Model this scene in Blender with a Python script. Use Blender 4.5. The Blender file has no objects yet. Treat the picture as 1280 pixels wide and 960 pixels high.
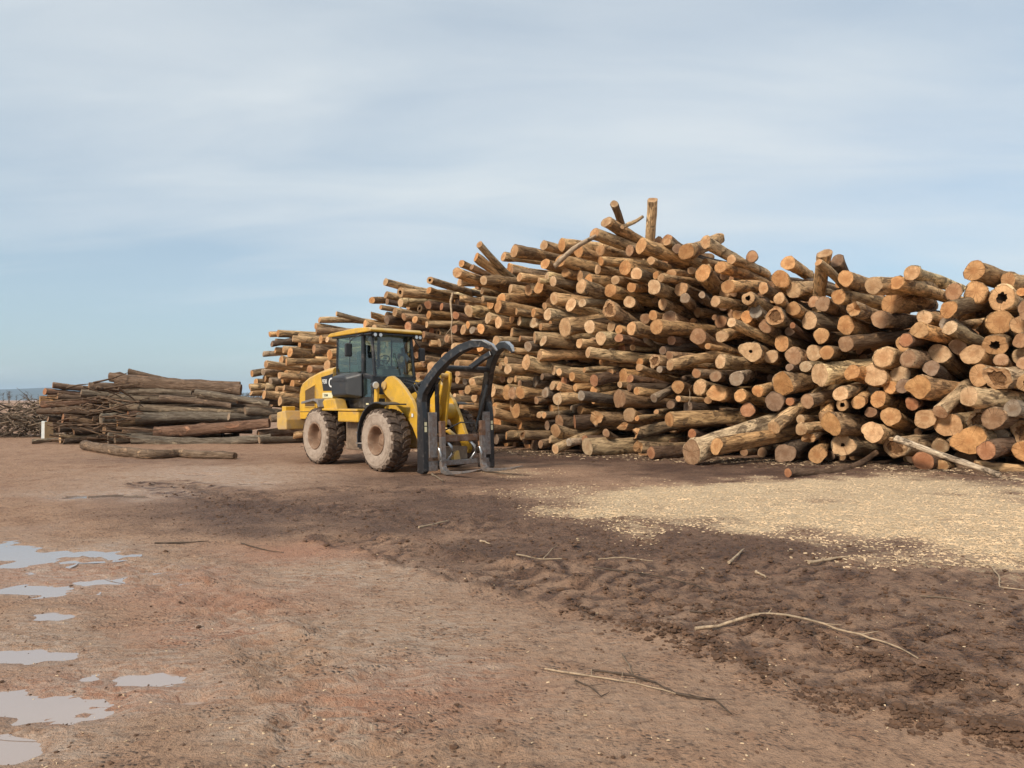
import bpy, bmesh, math, random
import numpy as np
from mathutils import Vector, Matrix

# ------------------------------------------------------------------ camera
scene = bpy.context.scene
R = math.radians
FPX, CAMH, HORIZON = 960.0, 1.7, 500.0          # focal length and horizon row of the 1280x960 photograph
PITCH = math.atan((HORIZON - 480) / FPX)
cam_d = bpy.data.cameras.new("camera")
cam = bpy.data.objects.new("camera", cam_d)
scene.collection.objects.link(cam)
cam.location = (0, 0, CAMH)
cam.rotation_euler = (math.pi / 2 + PITCH, 0, 0)
cam_d.sensor_fit = 'HORIZONTAL'
cam_d.sensor_width = 36.0
cam_d.lens = 36.0 * FPX / 1280.0
cam_d.clip_start = 0.05
cam_d.clip_end = 20000
scene.camera = cam

# ------------------------------------------------------------------ sky, sun, exposure
SUN_AZ, SUN_EL = R(220), R(34)                   # azimuth from +Y clockwise: behind the camera, to the left
sdir = Vector((math.sin(SUN_AZ) * math.cos(SUN_EL), math.cos(SUN_AZ) * math.cos(SUN_EL), math.sin(SUN_EL)))
sun_d = bpy.data.lights.new("sun", 'SUN')
sun_d.energy = 1.5
sun_d.angle = R(10)
sun_d.color = (1.0, 0.90, 0.76)
sun = bpy.data.objects.new("sun", sun_d)
scene.collection.objects.link(sun)
sun.rotation_euler = (-sdir).to_track_quat('-Z', 'Y').to_euler()

world = bpy.data.worlds.new("World")
scene.world = world
world.use_nodes = True
wn, wl = world.node_tree.nodes, world.node_tree.links
wn.clear()
def W(t, **k):
    n = wn.new(t)
    for a, b in k.items():
        setattr(n, a, b)
    return n
wout = W('ShaderNodeOutputWorld')
wbg = W('ShaderNodeBackground')
wbg.inputs['Strength'].default_value = 0.0465
sky = W('ShaderNodeTexSky', sky_type='NISHITA', sun_disc=False, sun_elevation=SUN_EL, sun_rotation=SUN_AZ)
sky.air_density, sky.dust_density, sky.ozone_density = 1.0, 1.0, 1.5
tc = W('ShaderNodeTexCoord')
sep = W('ShaderNodeSeparateXYZ')
wl.new(tc.outputs['Generated'], sep.inputs[0])
def wmath(op, a, b=None, clamp=False):
    n = W('ShaderNodeMath', operation=op, use_clamp=clamp)
    for i, v in enumerate((a, b)):
        if v is None: continue
        if isinstance(v, (int, float)): n.inputs[i].default_value = v
        else: wl.new(v, n.inputs[i])
    return n.outputs[0]
# cloud deck: the view direction projected on a flat layer overhead
zz = wmath('ADD', wmath('MAXIMUM', sep.outputs['Z'], 0.0), 0.16)
cx_ = wmath('DIVIDE', sep.outputs['X'], zz)
cy_ = wmath('DIVIDE', sep.outputs['Y'], zz)
comb = W('ShaderNodeCombineXYZ')
wl.new(cx_, comb.inputs[0]); wl.new(cy_, comb.inputs[1])
def wnoise(scale, detail, rough, sx, sy, rot=0.0, off=(0, 0, 0), dist=0.0):
    m = W('ShaderNodeMapping')
    m.inputs['Scale'].default_value = (sx, sy, 1)
    m.inputs['Rotation'].default_value = (0, 0, rot)
    m.inputs['Location'].default_value = off
    wl.new(comb.outputs[0], m.inputs[0])
    n = W('ShaderNodeTexNoise')
    n.inputs['Scale'].default_value = scale
    n.inputs['Detail'].default_value = detail
    n.inputs['Roughness'].default_value = rough
    n.inputs['Distortion'].default_value = dist
    wl.new(m.outputs[0], n.inputs['Vector'])
    return n.outputs['Fac']
n1 = wnoise(0.50, 3, 0.42, 0.60, 1.0, R(16), (3.1, 0.4, 0), 0.25)
n2 = wnoise(1.3, 5, 0.46, 0.5, 1.0, R(-14), (1.3, 7.7, 0), 0.35)
def bump2(x0, z0, a, b):
    u = wmath('DIVIDE', wmath('SUBTRACT', sep.outputs['X'], x0), a); v = wmath('DIVIDE', wmath('SUBTRACT', sep.outputs['Z'], z0), b)
    return wmath('EXPONENT', wmath('MULTIPLY', wmath('ADD', wmath('MULTIPLY', u, u), wmath('MULTIPLY', v, v)), -1.0))
n3 = wnoise(3.2, 7, 0.55, 0.35, 1.0, R(-9), (5.3, 2.7, 0), 0.5)
cl = wmath('ADD', wmath('ADD', wmath('MULTIPLY', n1, 0.45), wmath('MULTIPLY', n2, 0.30)), wmath('MULTIPLY', n3, 0.25))
cl = wmath('ADD', cl, wmath('MULTIPLY', bump2(0.02, 0.255, 0.30, 0.07), 0.20))
cl = wmath('ADD', cl, wmath('MULTIPLY', bump2(0.50, 0.20, 0.30, 0.12), -0.10))
cl = wmath('SUBTRACT', cl, wmath('MULTIPLY', bump2(-0.40, 0.45, 0.35, 0.10), 0.05))
cl = wmath('SUBTRACT', cl, wmath('MULTIPLY', bump2(-0.45, 0.06, 0.50, 0.13), 0.16))
ramp = W('ShaderNodeValToRGB')
ramp.color_ramp.elements[0].position = 0.34; ramp.color_ramp.elements[0].color = (0.50, 0.50, 0.50, 1)
ramp.color_ramp.elements[1].position = 0.58; ramp.color_ramp.elements[1].color = (0.94, 0.94, 0.94, 1)
wl.new(cl, ramp.inputs[0])
# thin blue air behind the cloud sheet, taken from the Nishita sky
shade = W('ShaderNodeValToRGB')
e = shade.color_ramp.elements
e[0].position = 0.34; e[0].color = (5.4, 6.2, 6.7, 1)
e[1].position = 0.68; e[1].color = (7.0, 7.3, 7.45, 1)
wl.new(wmath('ADD', wmath('MULTIPLY', n2, 0.35), wmath('MULTIPLY', cl, 0.65)), shade.inputs[0])
mixc = W('ShaderNodeMix', data_type='RGBA')
wl.new(ramp.outputs[0], mixc.inputs['Factor'])
skyg = W('ShaderNodeMix', data_type='RGBA', blend_type='MULTIPLY')
skyg.inputs['Factor'].default_value = 1.0
skyg.inputs['B'].default_value = (0.84, 1.02, 1.10, 1)
wl.new(sky.outputs[0], skyg.inputs['A'])
wl.new(skyg.outputs['Result'], mixc.inputs['A'])
wl.new(shade.outputs[0], mixc.inputs['B'])
wl.new(mixc.outputs['Result'], wbg.inputs['Color'])
wl.new(wbg.outputs[0], wout.inputs['Surface'])

scene.cycles.max_bounces = 6; scene.cycles.diffuse_bounces = 3; scene.cycles.glossy_bounces = 3; scene.cycles.volume_bounces = 0
scene.view_settings.view_transform = 'Standard'
scene.view_settings.look = 'None'
scene.view_settings.exposure = 1.36
scene.view_settings.gamma = 1.0

# ------------------------------------------------------------------ helpers
COL = scene.collection
def ray(x, y):
    d = (( x - 640) / FPX, 1.0, -(y - 480) / FPX)
    c, s = math.cos(PITCH), math.sin(PITCH)
    return np.array([d[0], c * d[1] - s * d[2], s * d[1] + c * d[2]])
CAM = np.array([0, 0, CAMH])
def on_ground(x, y, z=0.0):
    r = ray(x, y); return CAM + r * ((z - CAMH) / r[2])
def at_depth(x, y, Y):
    r = ray(x, y); return CAM + r * (Y / r[1])
def to_px(P):
    P = np.asarray(P) - CAM
    c, s = math.cos(PITCH), math.sin(PITCH)
    Y = c * P[..., 1] + s * P[..., 2]; Z = -s * P[..., 1] + c * P[..., 2]
    Y = np.maximum(Y, 1e-3)
    return 640 + FPX * P[..., 0] / Y, 480 - FPX * Z / Y

def tag(o, label=None, cat=None, group=None, kind=None):
    if label: o["label"] = label
    if cat: o["category"] = cat
    if group: o["group"] = group
    if kind: o["kind"] = kind
    return o
def link(name, data, parent=None):
    o = bpy.data.objects.new(name, data); COL.objects.link(o)
    if parent: o.parent = parent
    return o
def empty(name, loc=(0, 0, 0), rz=0):
    o = link(name, None); o.location = loc; o.rotation_euler = (0, 0, rz); o.empty_display_size = 0.2
    return o

class MB:
    """collects shapes into one mesh"""
    def __init__(s): s.v = []; s.f = []; s.sm = []
    def add(s, vs, fs, smooth=False):
        b = len(s.v); s.v += [tuple(p) for p in vs]; s.f += [[b + i for i in f] for f in fs]; s.sm += [smooth] * len(fs); return s
    def box(s, x0, x1, y0, y1, z0, z1, M=None):
        vs = [Vector((x, y, z)) for x in (x0, x1) for y in (y0, y1) for z in (z0, z1)]
        if M: vs = [M @ v for v in vs]
        return s.add(vs, [(0, 1, 3, 2), (4, 6, 7, 5), (0, 4, 5, 1), (2, 3, 7, 6), (0, 2, 6, 4), (1, 5, 7, 3)])
    def prism(s, poly, y0, y1, poly2=None):
        q = poly2 or poly; n = len(poly)
        vs = [(x, y0, z) for x, z in poly] + [(x, y1, z) for x, z in q]
        fs = [tuple(range(n)), tuple(range(2 * n - 1, n - 1, -1))] + [(i, i + n, (i + 1) % n + n, (i + 1) % n) for i in range(n)]
        return s.add(vs, fs)
    def tube(s, pts, r, n=8, cap=True, flat=None):
        pts = [Vector(p) for p in pts]; m = len(pts)
        rs = r if isinstance(r, (list, tuple)) else [r] * m
        vs = []; up = Vector((0, 0, 1))
        for i, p in enumerate(pts):
            t = (pts[min(i + 1, m - 1)] - pts[max(i - 1, 0)]).normalized()
            a = t.cross(up if abs(t.z) < 0.95 else Vector((1, 0, 0))).normalized(); b = a.cross(t)
            for k in range(n):
                w = 2 * math.pi * k / n
                vs.append(p + (a * math.cos(w) + b * math.sin(w)) * rs[i])
        fs = [(i * n + k, i * n + (k + 1) % n, (i + 1) * n + (k + 1) % n, (i + 1) * n + k) for i in range(m - 1) for k in range(n)]
        s.add(vs, fs, True)
        if cap:
            s.add(vs[:n], [tuple(range(n - 1, -1, -1))]); s.add(vs[-n:], [tuple(range(n))])
        return s
    def strip(s, pts, w, h):
        """bar of rectangular section w (sideways, along y) by h (in the plane of the path)"""
        pts = [Vector(p) for p in pts]; m = len(pts); vs = []
        ws = w if isinstance(w, (list, tuple)) else [w] * m
        hs = h if isinstance(h, (list, tuple)) else [h] * m
        for i, p in enumerate(pts):
            t = (pts[min(i + 1, m - 1)] - pts[max(i - 1, 0)]).normalized()
            a = Vector((0, 1, 0)); a = (a - t * a.dot(t)).normalized(); b = t.cross(a)
            for sa, sb in ((-1, -1), (1, -1), (1, 1), (-1, 1)):
                vs.append(p + a * sa * ws[i] / 2 + b * sb * hs[i] / 2)
        fs = [(i * 4 + k, i * 4 + (k + 1) % 4, (i + 1) * 4 + (k + 1) % 4, (i + 1) * 4 + k) for i in range(m - 1) for k in range(4)]
        fs += [(3, 2, 1, 0), tuple((m - 1) * 4 + k for k in range(4))]
        return s.add(vs, fs)
    def lathe(s, prof, c, n=40, closed=False):
        """prof: (radius, y) pairs turned about the y axis through c"""
        m = len(prof); vs = []
        for k in range(n):
            a = 2 * math.pi * k / n
            for r, y in prof: vs.append((c[0] + r * math.cos(a), c[1] + y, c[2] + r * math.sin(a)))
        fs = []
        for k in range(n):
            k2 = (k + 1) % n
            for i in range(m if closed else m - 1):
                j = (i + 1) % m
                fs.append((k * m + i, k * m + j, k2 * m + j, k2 * m + i))
        return s.add(vs, fs, True)
    def build(s, name, mat, parent=None, bevel=0.0):
        me = bpy.data.meshes.new(name)
        me.from_pydata(s.v, [], s.f); me.materials.append(mat)
        me.polygons.foreach_set('use_smooth', s.sm)
        bm = bmesh.new(); bm.from_mesh(me); bmesh.ops.recalc_face_normals(bm, faces=bm.faces); bm.to_mesh(me); bm.free()
        o = link(name, me, parent)
        if bevel:
            b = o.modifiers.new("bevel", 'BEVEL'); b.width = bevel; b.segments = 2; b.limit_method = 'ANGLE'; b.angle_limit = R(40)
        return o

# ------------------------------------------------------------------ materials
MATS = {}
class NT:
    def __init__(s, name):
        s.m = bpy.data.materials.new(name); s.m.use_nodes = True; MATS[name] = s.m
        s.n, s.l = s.m.node_tree.nodes, s.m.node_tree.links
        s.p = s.n['Principled BSDF']; s.out = s.n['Material Output']
    def N(s, t, **k):
        n = s.n.new(t)
        for a, b in k.items(): setattr(n, a, b)
        return n
    def set(s, sock, v):
        if hasattr(v, 'is_output'): s.l.new(v, sock)
        elif isinstance(v, (tuple, list)) and len(v) == 3 and sock.type == 'RGBA': sock.default_value = (*v, 1)
        else: sock.default_value = v
    def math(s, op, a, b=0.0, clamp=False):
        n = s.N('ShaderNodeMath', operation=op, use_clamp=clamp); s.set(n.inputs[0], a); s.set(n.inputs[1], b); return n.outputs[0]
    def mix(s, f, a, b, mode='MIX'):
        n = s.N('ShaderNodeMix', data_type='RGBA', blend_type=mode); s.set(n.inputs['Factor'], f); s.set(n.inputs['A'], a); s.set(n.inputs['B'], b); return n.outputs['Result']
    def coord(s, kind='Object', scale=(1, 1, 1), off=None):
        c = s.N('ShaderNodeTexCoord').outputs[kind]
        m = s.N('ShaderNodeMapping'); m.inputs['Scale'].default_value = scale
        if off is not None: s.l.new(off, m.inputs['Location'])
        s.l.new(c, m.inputs[0]); return m.outputs[0]
    def noise(s, vec, scale=5, detail=4, rough=0.5, dist=0.0, out='Fac'):
        n = s.N('ShaderNodeTexNoise'); s.l.new(vec, n.inputs['Vector'])
        n.inputs['Scale'].default_value = scale; n.inputs['Detail'].default_value = detail
        n.inputs['Roughness'].default_value = rough; n.inputs['Distortion'].default_value = dist
        return n.outputs[out]
    def ramp(s, f, a, b, ca=(0, 0, 0), cb=(1, 1, 1)):
        n = s.N('ShaderNodeValToRGB'); e = n.color_ramp.elements
        e[0].position, e[1].position = a, b; e[0].color, e[1].color = (*ca, 1), (*cb, 1)
        s.l.new(f, n.inputs[0]); return n.outputs[0]
    def bump(s, h, strength=0.5, dist=0.02):
        n = s.N('ShaderNodeBump'); n.inputs['Strength'].default_value = strength; n.inputs['Distance'].default_value = dist
        s.l.new(h, n.inputs['Height']); s.l.new(n.outputs[0], s.p.inputs['Normal'])
    def fin(s, color, rough=0.6, metal=0.0, spec=0.5):
        s.set(s.p.inputs['Base Color'], color); s.set(s.p.inputs['Roughness'], rough); s.set(s.p.inputs['Metallic'], metal)
        s.set(s.p.inputs['Specular IOR Level'], spec); return s.m

def log_coords(t):
    """log-local position (x along the axis), a random number and the wood colour, stored on the mesh"""
    lc = t.N('ShaderNodeAttribute', attribute_name='lc').outputs['Vector']
    rn = t.N('ShaderNodeAttribute', attribute_name='rnd').outputs['Fac']
    ti = t.N('ShaderNodeAttribute', attribute_name='tint').outputs['Color']
    c = t.N('ShaderNodeCombineXYZ'); a = t.math('MULTIPLY', rn, 37.0)
    for k in range(3): t.l.new(a, c.inputs[k])
    def co(scale, shift=True):
        m = t.N('ShaderNodeMapping'); m.inputs['Scale'].default_value = scale
        if shift: t.l.new(c.outputs[0], m.inputs['Location'])
        t.l.new(lc, m.inputs[0]); return m.outputs[0]
    return lc, rn, ti, co

def mat_log(name, bark, bark_amt, streak=1.0):
    """log side: stripped wood with bark left on in patches"""
    t = NT(name); lc, rn, base, co = log_coords(t)
    v = co((0.9, 4, 4)); vf = co((1.3, 9, 9)); vp = co((0.8, 1.6, 1.6)); vg = co((3, 30, 30))
    g1 = t.noise(v, 2.6, 6, 0.68, 0.6)
    col = t.mix(t.ramp(g1, 0.35, 0.68), t.mix(1.0, base, (0.60, 0.53, 0.48), 'MULTIPLY'), t.mix(1.0, base, (1.38, 1.32, 1.22), 'MULTIPLY'))
    fine = t.math('ADD', t.math('MULTIPLY', t.noise(vf, 1.6, 5, 0.68, 0.7), 0.72), t.math('MULTIPLY', t.noise(vg, 1.4, 3, 0.6), 0.28))
    col = t.mix(t.math('MULTIPLY', t.ramp(fine, 0.41, 0.52, (1, 1, 1), (0, 0, 0)), 0.85 * streak), col, t.mix(1.0, base, (0.30, 0.26, 0.24), 'MULTIPLY'))
    pm = t.noise(vp, 1.9, 6, 0.65, 0.8)
    pm = t.ramp(pm, 0.62 - bark_amt * 0.34, 0.66 - bark_amt * 0.30)
    bhi = t.mix(0.6, bark, t.mix(1.0, base, (0.80, 0.78, 0.76), 'MULTIPLY'))
    bk = t.mix(t.ramp(fine, 0.38, 0.60), t.mix(1.0, bhi, (0.34, 0.30, 0.28), 'MULTIPLY'), bhi)
    col = t.mix(pm, col, bk)
    h = t.math('ADD', t.math('MULTIPLY', fine, 0.6), t.math('MULTIPLY', t.math('MULTIPLY', pm, fine), 1.2))
    t.bump(h, 1.0, 0.06)
    return t.fin(col, 0.85, 0, 0.25)
mat_log('stripped_wood', (0.22, 0.135, 0.078), 0.22, 0.95)
mat_log('barked_wood', (0.17, 0.12, 0.085), 0.72)

t = NT('cut_end')
lc, rn, base, co = log_coords(t)
sp = t.N('ShaderNodeSeparateXYZ'); t.l.new(lc, sp.inputs[0])
vn0 = t.N('ShaderNodeCombineXYZ'); t.l.new(t.math('MULTIPLY', rn, 37.0), vn0.inputs[0]); t.l.new(sp.outputs[1], vn0.inputs[1]); t.l.new(sp.outputs[2], vn0.inputs[2]); vn = vn0.outputs[0]
rad = t.math('SQRT', t.math('ADD', t.math('MULTIPLY', sp.outputs[1], sp.outputs[1]), t.math('MULTIPLY', sp.outputs[2], sp.outputs[2])))
wob = t.noise(vn, 6, 3, 0.5)
rr = t.math('ADD', rad, t.math('MULTIPLY', wob, 0.05))
ring = t.math('SINE', t.math('MULTIPLY', rr, 420.0))
big = t.math('ADD', t.math('MULTIPLY', t.noise(vn, 4.5, 4, 0.6), 0.6), t.math('MULTIPLY', t.noise(vn, 16, 4, 0.65), 0.4))
col = t.mix(t.ramp(big, 0.36, 0.62), t.mix(1.0, base, (0.58, 0.48, 0.41), 'MULTIPLY'), t.mix(1.0, base, (1.2, 1.17, 1.15), 'MULTIPLY'))
col = t.mix(t.math('MULTIPLY', t.math('ADD', ring, 1.0), 0.10), col, t.mix(1.0, base, (0.5, 0.4, 0.3), 'MULTIPLY'))
ht = t.ramp(rr, 0.05, 0.13, (1, 1, 1), (0, 0, 0))
col = t.mix(t.math('MULTIPLY', ht, 0.38), col, t.mix(1.0, base, (0.62, 0.42, 0.28), 'MULTIPLY'))
sm_ = t.N('ShaderNodeMapping'); sm_.inputs['Scale'].default_value = (1, 4, 30); t.l.new(vn, sm_.inputs[0]); saw = t.noise(sm_.outputs[0], 3, 3, 0.6)
col = t.mix(t.math('MULTIPLY', t.ramp(saw, 0.35, 0.6, (1, 1, 1), (0, 0, 0)), 0.25), col, t.mix(1.0, base, (0.55, 0.45, 0.38), 'MULTIPLY'))
ang = t.math('ARCTAN2', sp.outputs[1], sp.outputs[2])
crk = t.N('ShaderNodeCombineXYZ'); t.l.new(t.math('MULTIPLY', ang, 2.2), crk.inputs[0]); t.l.new(t.math('MULTIPLY', rn, 50.0), crk.inputs[1])
nr = t.math('ADD', sp.outputs[0], t.math('MULTIPLY', t.math('SUBTRACT', wob, 0.5), 0.35))
hr = t.math('ADD', t.math('MULTIPLY', rn, 0.45), 0.25)
hm_ = t.math('MULTIPLY', t.math('LESS_THAN', nr, hr), t.math('MULTIPLY', t.math('FRACT', t.math('MULTIPLY', rn, 7.3)), 0.5))
col = t.mix(hm_, col, t.mix(1.0, base, (0.66, 0.50, 0.40), 'MULTIPLY'))
col = t.mix(t.math('MULTIPLY', t.ramp(nr, 0.84, 0.93), 0.65), col, t.mix(1.0, base, (0.52, 0.46, 0.42), 'MULTIPLY'))
ck = t.ramp(t.noise(crk.outputs[0], 4.0, 1, 0.5), 0.32, 0.355, (1, 1, 1), (0, 0, 0))
col = t.mix(t.math('MULTIPLY', ck, 0.7), col, t.mix(1.0, base, (0.22, 0.16, 0.12), 'MULTIPLY'))
t.bump(t.math('ADD', saw, t.math('MULTIPLY', ring, 0.1)), 0.35, 0.01)
t.fin(col, 0.8, 0, 0.3)

def simple(name, col, rough=0.6, metal=0.0, var=0.25, scale=6, dirt=None, dirt_amt=0.4, bump=0.0, spec=0.5, dust=None, dust_amt=0.0):
    t = NT(name); v = t.coord('Object')
    n = t.noise(v, scale, 5, 0.6, 0.3)
    c = t.mix(t.ramp(n, 0.3, 0.7), tuple(x * (1 - var) for x in col), tuple(min(1, x * (1 + var * 0.6)) for x in col))
    rg = rough
    if dirt:
        d = t.noise(v, scale * 0.8, 7, 0.72, 0.6)
        k = t.math('MULTIPLY', t.ramp(d, 0.62 - dirt_amt * 0.4, 0.74 - dirt_amt * 0.2), 0.9)
        c = t.mix(k, c, dirt); rg = t.math('ADD', t.math('MULTIPLY', k, 0.85 - rough), rough)
        metal = t.math('MULTIPLY', t.math('SUBTRACT', 1.0, k), metal) if metal else 0.0
    if dust:
        g = t.N('ShaderNodeNewGeometry'); s = t.N('ShaderNodeSeparateXYZ'); t.l.new(g.outputs['True Normal'], s.inputs[0])
        k = t.math('MULTIPLY', t.ramp(s.outputs[2], 0.25, 0.85), t.math('MULTIPLY', t.ramp(n, 0.2, 0.6), dust_amt))
        c = t.mix(k, c, dust)
    if bump: t.bump(n, bump, 0.01)
    return t.fin(c, rg, metal, spec)
DUST = (0.42, 0.30, 0.19)
simple('yellow_paint', (0.62, 0.355, 0.035), 0.42, 0, 0.16, 4, (0.36, 0.24, 0.12), 0.26, dust=(0.62, 0.45, 0.24), dust_amt=0.75)
simple('dusty_yellow', (0.58, 0.36, 0.09), 0.6, 0, 0.15, 4, (0.42, 0.29, 0.17), 0.55, dust=DUST, dust_amt=0.6)
simple('black_paint', (0.014, 0.014, 0.016), 0.30, 0, 0.2, 7, (0.13, 0.11, 0.095), 0.24, dust=(0.16, 0.14, 0.13), dust_amt=0.35)
simple('black_plastic', (0.028, 0.029, 0.032), 0.45, 0, 0.15, 3, (0.10, 0.08, 0.065), 0.18, dust=(0.16, 0.15, 0.14), dust_amt=0.4)
simple('grey_plate', (0.20, 0.19, 0.19), 0.5, 0.2, 0.2, 8, (0.30, 0.23, 0.17), 0.35)
simple('worn_steel', (0.26, 0.24, 0.23), 0.42, 0.7, 0.35, 9, (0.17, 0.10, 0.065), 0.45, bump=0.2)
simple('rusty_steel', (0.20, 0.105, 0.06), 0.7, 0.2, 0.3, 8, (0.24, 0.18, 0.15), 0.4, bump=0.2)
simple('bright_steel', (0.55, 0.55, 0.55), 0.3, 0.9, 0.2, 9, (0.22, 0.17, 0.13), 0.3)
simple('chrome', (0.7, 0.7, 0.7), 0.12, 1.0, 0.05)
simple('rubber', (0.085, 0.06, 0.047), 0.8, 0, 0.25, 5, (0.21, 0.145, 0.10), 0.42, bump=0.4, spec=0.2)
simple('dusty_sidewall', (0.37, 0.29, 0.23), 0.85, 0, 0.16, 9, (0.20, 0.145, 0.11), 0.3, bump=0.3, spec=0.2)
simple('muddy_rim', (0.23, 0.135, 0.085), 0.75, 0, 0.25, 6, (0.32, 0.22, 0.15), 0.4, bump=0.2, spec=0.3)
simple('muddy_frame', (0.17, 0.115, 0.075), 0.75, 0, 0.3, 5, (0.28, 0.2, 0.14), 0.4, bump=0.3)
simple('grille_mesh', (0.17, 0.105, 0.05), 0.7, 0, 0.3, 30)
simple('decal_black', (0.015, 0.013, 0.015), 0.35, 0, 0.1)
simple('decal_white', (0.75, 0.75, 0.72), 0.45, 0, 0.08)
simple('decal_cream', (0.72, 0.66, 0.42), 0.45, 0, 0.08)
simple('lamp_lens', (0.65, 0.66, 0.66), 0.08, 0.3, 0.1)
simple('seat_fabric', (0.03, 0.03, 0.034), 0.8, 0, 0.2)
simple('interior_plastic', (0.07, 0.085, 0.08), 0.6, 0, 0.2)
simple('twig', (0.20, 0.145, 0.10), 0.85, 0, 0.5, 12, bump=0.5, spec=0.2)
simple('pale_stick', (0.44, 0.32, 0.21), 0.8, 0, 0.35, 14, (0.12, 0.08, 0.055), 0.25, bump=0.5, spec=0.2)
simple('dark_stick', (0.085, 0.058, 0.04), 0.8, 0, 0.5, 14, bump=0.6, spec=0.3)
simple('chip_wood', (0.70, 0.51, 0.32), 0.8, 0, 0.45, 3, spec=0.2)
simple('mud_clod', (0.125, 0.068, 0.040), 0.85, 0, 0.5, 8, bump=0.8, spec=0.3)
simple('litter_bark', (0.15, 0.095, 0.06), 0.85, 0, 0.5, 4, spec=0.2)
simple('weathered_white', (0.55, 0.56, 0.54), 0.8, 0, 0.15, 6, (0.38, 0.35, 0.30), 0.25)
simple('sawn_face', (0.56, 0.40, 0.22), 0.8, 0, 0.2, 6)
simple('woodland', (0.13, 0.105, 0.085), 0.9, 0, 0.3, 0.2, spec=0.1)
simple('ridge', (0.075, 0.085, 0.075), 0.9, 0, 0.2, 0.01, spec=0.1)
simple('rot_dark', (0.075, 0.045, 0.026), 0.95, 0, 0.5, 20, bump=0.8, spec=0.1)
simple('rotten_wood', (0.25, 0.13, 0.06), 0.9, 0, 0.6, 22, (0.04, 0.02, 0.012), 0.5, bump=1.0, spec=0.1)

def schlick(t, f0, pw=5.0):
    lw = t.N('ShaderNodeLayerWeight'); lw.inputs['Blend'].default_value = 0.5
    return t.math('ADD', t.math('MULTIPLY', t.math('POWER', lw.outputs['Facing'], pw), 1 - f0), f0)
t = NT('cab_glass')
t.n.remove(t.p)
gl = t.N('ShaderNodeBsdfGlossy'); gl.inputs['Roughness'].default_value = 0.03; gl.inputs['Color'].default_value = (0.9, 0.95, 0.95, 1)
tr = t.N('ShaderNodeBsdfTransparent'); tr.inputs['Color'].default_value = (0.66, 0.78, 0.72, 1)
ms = t.N('ShaderNodeMixShader'); t.l.new(schlick(t, 0.09, 4.0), ms.inputs[0]); t.l.new(tr.outputs[0], ms.inputs[1]); t.l.new(gl.outputs[0], ms.inputs[2])
t.l.new(ms.outputs[0], t.out.inputs['Surface'])

t = NT('muddy_water')
v = t.coord('Object'); n = t.noise(v, 1.5, 3, 0.5)
t.n.remove(t.p)
bp_ = t.N('ShaderNodeBump'); bp_.inputs['Strength'].default_value = 0.05; bp_.inputs['Distance'].default_value = 0.01; t.l.new(t.noise(v, 5, 2, 0.5), bp_.inputs['Height'])
df = t.N('ShaderNodeBsdfDiffuse'); t.l.new(t.mix(n, (0.50, 0.37, 0.30), (0.56, 0.425, 0.35)), df.inputs['Color'])
tr = t.N('ShaderNodeBsdfTransparent'); tr.inputs['Color'].default_value = (0.80, 0.70, 0.62, 1)
murk = t.N('ShaderNodeMixShader'); murk.inputs[0].default_value = 0.80; t.l.new(tr.outputs[0], murk.inputs[1]); t.l.new(df.outputs[0], murk.inputs[2])
gl = t.N('ShaderNodeBsdfGlossy'); gl.inputs['Roughness'].default_value = 0.03; t.l.new(bp_.outputs[0], gl.inputs['Normal'])
ms = t.N('ShaderNodeMixShader'); t.l.new(schlick(t, 0.05, 2.8), ms.inputs[0]); t.l.new(murk.outputs[0], ms.inputs[1]); t.l.new(gl.outputs[0], ms.inputs[2])
t.l.new(ms.outputs[0], t.out.inputs['Surface'])

# mud: vertex attributes say what lies there (sawdust, damp soil, red clay, pale dried silt)
t = NT('mud')
def attr(nm):
    a = t.N('ShaderNodeAttribute', attribute_name=nm); return a.outputs['Fac']
v = t.coord('Object')
nb = t.noise(v, 0.35, 6, 0.6, 0.5); nm_ = t.noise(v, 2.4, 7, 0.68, 0.4); nf = t.noise(v, 17, 6, 0.7, 0.3); nff = t.noise(v, 70, 3, 0.6)
vs_ = t.coord('Object', (1.0, 2.6, 1)); nst = t.noise(vs_, 6, 5, 0.7, 1.0)
vor = t.N('ShaderNodeTexVoronoi'); vor.inputs['Scale'].default_value = 26; t.l.new(t.coord('Object', (1, 1.3, 1)), vor.inputs['Vector'])
crumb = t.ramp(vor.outputs['Distance'], 0.08, 0.42, (1, 1, 1), (0, 0, 0))
crumb = t.math('MULTIPLY', t.math('MULTIPLY', crumb, t.ramp(nm_, 0.46, 0.60)), t.math('SUBTRACT', 1.0, attr('silt')))
col = t.mix(t.ramp(nb, 0.35, 0.65), (0.335, 0.178, 0.104), (0.415, 0.238, 0.143))
col = t.mix(t.math('MULTIPLY', t.ramp(nm_, 0.46, 0.64, (1, 1, 1), (0, 0, 0)), 0.6), col, (0.46, 0.29, 0.187))
col = t.mix(t.math('MULTIPLY', t.ramp(nf, 0.50, 0.64), 0.75), col, (0.15, 0.088, 0.056))
col = t.mix(t.math('MULTIPLY', crumb, 0.7), col, (0.13, 0.078, 0.050))
col = t.mix(attr('red'), col, (0.42, 0.195, 0.12))
wet = t.math('MULTIPLY', attr('wet'), t.math('ADD', t.math('MULTIPLY', nm_, 0.9), 0.55), True)
nw = t.noise(t.coord('Object', (1, 1.8, 1)), 9, 5, 0.72, 1.2)
wcl = t.math('ADD', t.math('MULTIPLY', nw, 0.7), t.math('MULTIPLY', nf, 0.3))
col = t.mix(wet, col, t.mix(t.ramp(wcl, 0.42, 0.60, (1, 1, 1), (0, 0, 0)), (0.046, 0.023, 0.015), (0.17, 0.088, 0.057)))
pale = t.math('MULTIPLY', attr('pale'), t.ramp(nst, 0.40, 0.62), True)
col = t.mix(pale, col, (0.51, 0.375, 0.28))
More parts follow.
